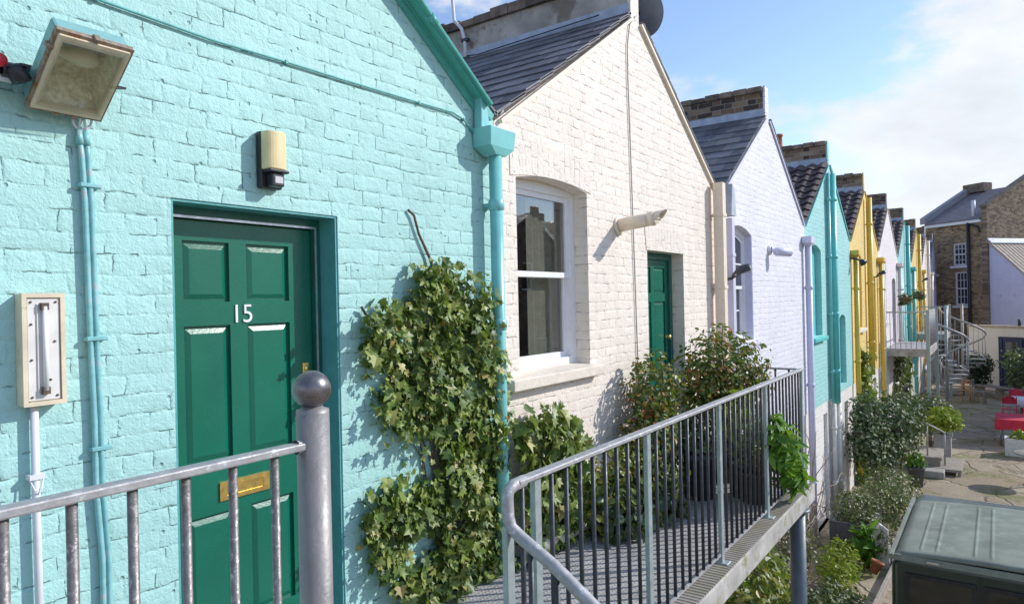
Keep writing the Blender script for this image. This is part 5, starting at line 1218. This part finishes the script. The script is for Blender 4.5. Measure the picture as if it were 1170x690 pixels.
q = MB(); q.tube([P(-2.27, -.1, 4.93, P1), P(-2.27, 4.3, 4.93, P1)], .06, 8); q.build('gutter', 'plastic_black', lav)
for sx_ in (-.85, -1.5):
    q = MB(); q.lathe([(.07, 0), (.07, .03), (.04, .04), (0, .035)], P(sx_, -.001, 4.1, P1), 12, -B_d); q.build('vent', 'lilac_paint', lav)
# white outbuilding with the blue door
P2 = Vector((37.0, -1.6, 0))
wo = thing('white_outbuilding', 'low white outbuilding with a terracotta coping and dark blue door', 'outbuilding', tuple(P2 - A_d * 2))
q = MB(); q.plate(rect(-4.6, 0, 0, 2.74), [rect(-3.2, -1.35, .02, 2.35)], lambda a, b_, d: P(a, d, b_, P2), 0, .25); q.build('wall', 'brick_outhouse', wo)
q = MB(); q.prism(rect(-4.6, 0, 0, 2.55), lambda a, b_, d: P(a, d, b_, P2), .9, 1.1); q.prism(rect(-.15, 0, 0, 2.55), lambda a, b_, d: P(a, d, b_, P2), .251, .899); q.build('back_wall', 'grey_render', wo)
q = MB(); q.prism(rect(-4.65, .05, 2.56, 2.62), lambda a, b_, d: P(a, d, b_, P2), .26, 1.15); q.build('roof', 'lead', wo)
q = MB(); q.prism(rect(-4.65, .05, 2.745, 2.83), lambda a, b_, d: P(a, d, b_, P2), -.06, .31); q.build('coping', 'clay_roof', wo, bevel=.01)
q = MB(); q.plate(rect(-3.21, -1.34, .02, 2.36), [rect(-3.08, -2.34, .1, 2.24), rect(-2.22, -1.47, .1, 2.24)], lambda a, b_, d: P(a, d, b_, P2), .04, .14); dfr = q.build('door_frame', 'door_blue', wo)
for (a, b_) in ((-3.08, -2.34), (-2.22, -1.47)):
    q = MB(); q.plate(rect(a + .005, b_ - .005, .105, 2.235), [rect(a + .1, b_ - .1, 1.1, 2.12)], lambda x, z, d: P(x, d, z, P2), .07, .12); dd = q.build('door', 'door_blue', wo)
    q = MB(); q.prism(rect(a + .09, b_ - .09, 1.09, 2.13), lambda x, z, d: P(x, d, z, P2), .09, .10); q.build('pane', 'dark_pane', dd)
q = MB(); q.tube([P(-.9, -.05, 2.9, P2), P(-.55, -.05, 2.93, P2), P(-.5, -.05, 2.84, P2)], .03, 6); q.build('pipe', 'iron_dark', wo)
q = MB(); q.tube([P(-2.2, .1, 2.83, P2), P(-2.2, .1, 3.1, P2)], .06, 8); q.build('vent_pipe', 'iron_dark', wo)

# houses across the yard (seen in the window glass; they shade the far yard)
def opposite(x, lab, yf=-6.9, k=1.0, grp='brick houses across the yard'):
    t = thing('mews_house', lab, 'house', (x, yf - 1.9, 0), grp)
    ws = [rect(-1.6, -.7, .9 * k, .9 * k + 1.3), rect(.7, 1.6, .9 * k, .9 * k + 1.3), rect(-.45, .45, 3.1 * k, 3.1 * k + 1.2)]
    q = MB(); q.plate([(-2.4, 0), (2.4, 0), (2.4, 4.3 * k), (0, 4.3 * k + 1.3), (-2.4, 4.3 * k)], ws, lambda a, b_, d: (x + a, yf - d, b_), 0, .3); q.build('wall', 'brick_stock', t)
    q = MB(); q.box(x - 2.4, x - 2.1, yf - 4.1, yf - .301, 0, 4.3 * k); q.box(x + 2.1, x + 2.4, yf - 4.1, yf - .301, 0, 4.3 * k); q.box(x - 2.09, x + 2.09, yf - 4.1, yf - 3.9, 0, 4.3 * k); q.build('side_wall', 'brick_stock', t)
    q = MB(); q.prism([(-2.55, 4.3 * k - .06), (0, 4.3 * k + 1.32), (2.55, 4.3 * k - .06), (2.55, 4.3 * k + .02), (0, 4.3 * k + 1.42), (-2.55, 4.3 * k + .02)], lambda a, b_, d: (x + a, d, b_), yf - 4.1, yf + .15); q.build('roof', 'slate_far', t)
    zc = 4.3 * k + 1.3 + 1.0 + .3 * math.sin(x)
    q = MB(); q.box(x - 1.3, x - .4, yf - 2.6, yf - 2.0, 4.3 * k + .5, zc); ch = q.build('chimney', 'brick_stock', t)
    for c_ in range(3):
        q = MB(); q.lathe([(.1, 0), (.08, .3), (.1, .33), (.0, .33)], (x - 1.1 + .25 * c_, yf - 2.3, zc), 12); q.build('chimney_pot', 'terracotta', ch)
    for w_ in ws:
        xs = [p[0] for p in w_]; zs = [p[1] for p in w_]
        q = MB(); q.plate(rect(min(xs) - .01, max(xs) + .01, min(zs) - .01, max(zs) + .01), [rect(min(xs) + .07, max(xs) - .07, min(zs) + .07, max(zs) - .07)], lambda a, b_, d: (x + a, yf - d, b_), .08, .18); f_ = q.build('window', 'white_paint', t)
        q = MB(); q.prism(rect(min(xs) + .06, max(xs) - .06, min(zs) + .06, max(zs) - .06), lambda a, b_, d: (x + a, yf - d, b_), .12, .13); q.build('pane', 'dark_pane', f_)
for x, lab in ((31.4, 'low brick house across the yard, nearer the van'), (36.3, 'low brick house across the yard, farther from the van')): opposite(x, lab)
for k_, x in enumerate((19.6, 24.5, 29.4, 34.3)): opposite(x, ('tall brick house of the back row across the yard, its near end', 'tall brick house of the back row across the yard, second from the near end', 'tall brick house of the back row across the yard, third from the near end', 'tall brick house of the back row across the yard, its far end')[k_], -13.5, 1.55, 'tall houses in the back row')

# bare trees behind the terrace
def bare_tree(base, h, seed, lab):
    r = random.Random(seed); t = thing('bare_tree', lab, 'tree', base, 'bare trees behind the terrace'); tr = MB(); cr = MB()
    def grow(p, d, L, rad, lvl, mb_):
        pts = [p]
        for i in range(4):
            d = (d + Vector((r.gauss(0, .16), r.gauss(0, .16), .05))).normalized(); pts.append(pts[-1] + d * L / 4)
        mb_.tube(pts, [rad * (1 - .12 * i) for i in range(5)], 5)
        if lvl == 0: return
        for k in range(4 if lvl > 2 else 5):
            q_ = pts[r.randint(2, 4)]; nd = (d + Vector((r.gauss(0, .6), r.gauss(0, .6), r.gauss(.1, .3)))).normalized(); grow(q_, nd, L * .62, rad * .58, lvl - 1, cr)
    b = Vector(base); grow(b, Vector((0, 0, 1)), h * .42, .16, 4, tr)
    tr.build('trunk', 'bark', t, fix=False); cr.build('crown', 'bark', t, fix=False)
bare_tree((44, 8.5, 0), 12.6, 3, 'bare tree showing between the yellow and pinkish gables')
bare_tree((56, 7.0, 0), 13.0, 8, 'bare tree showing just left of the brown brick building')
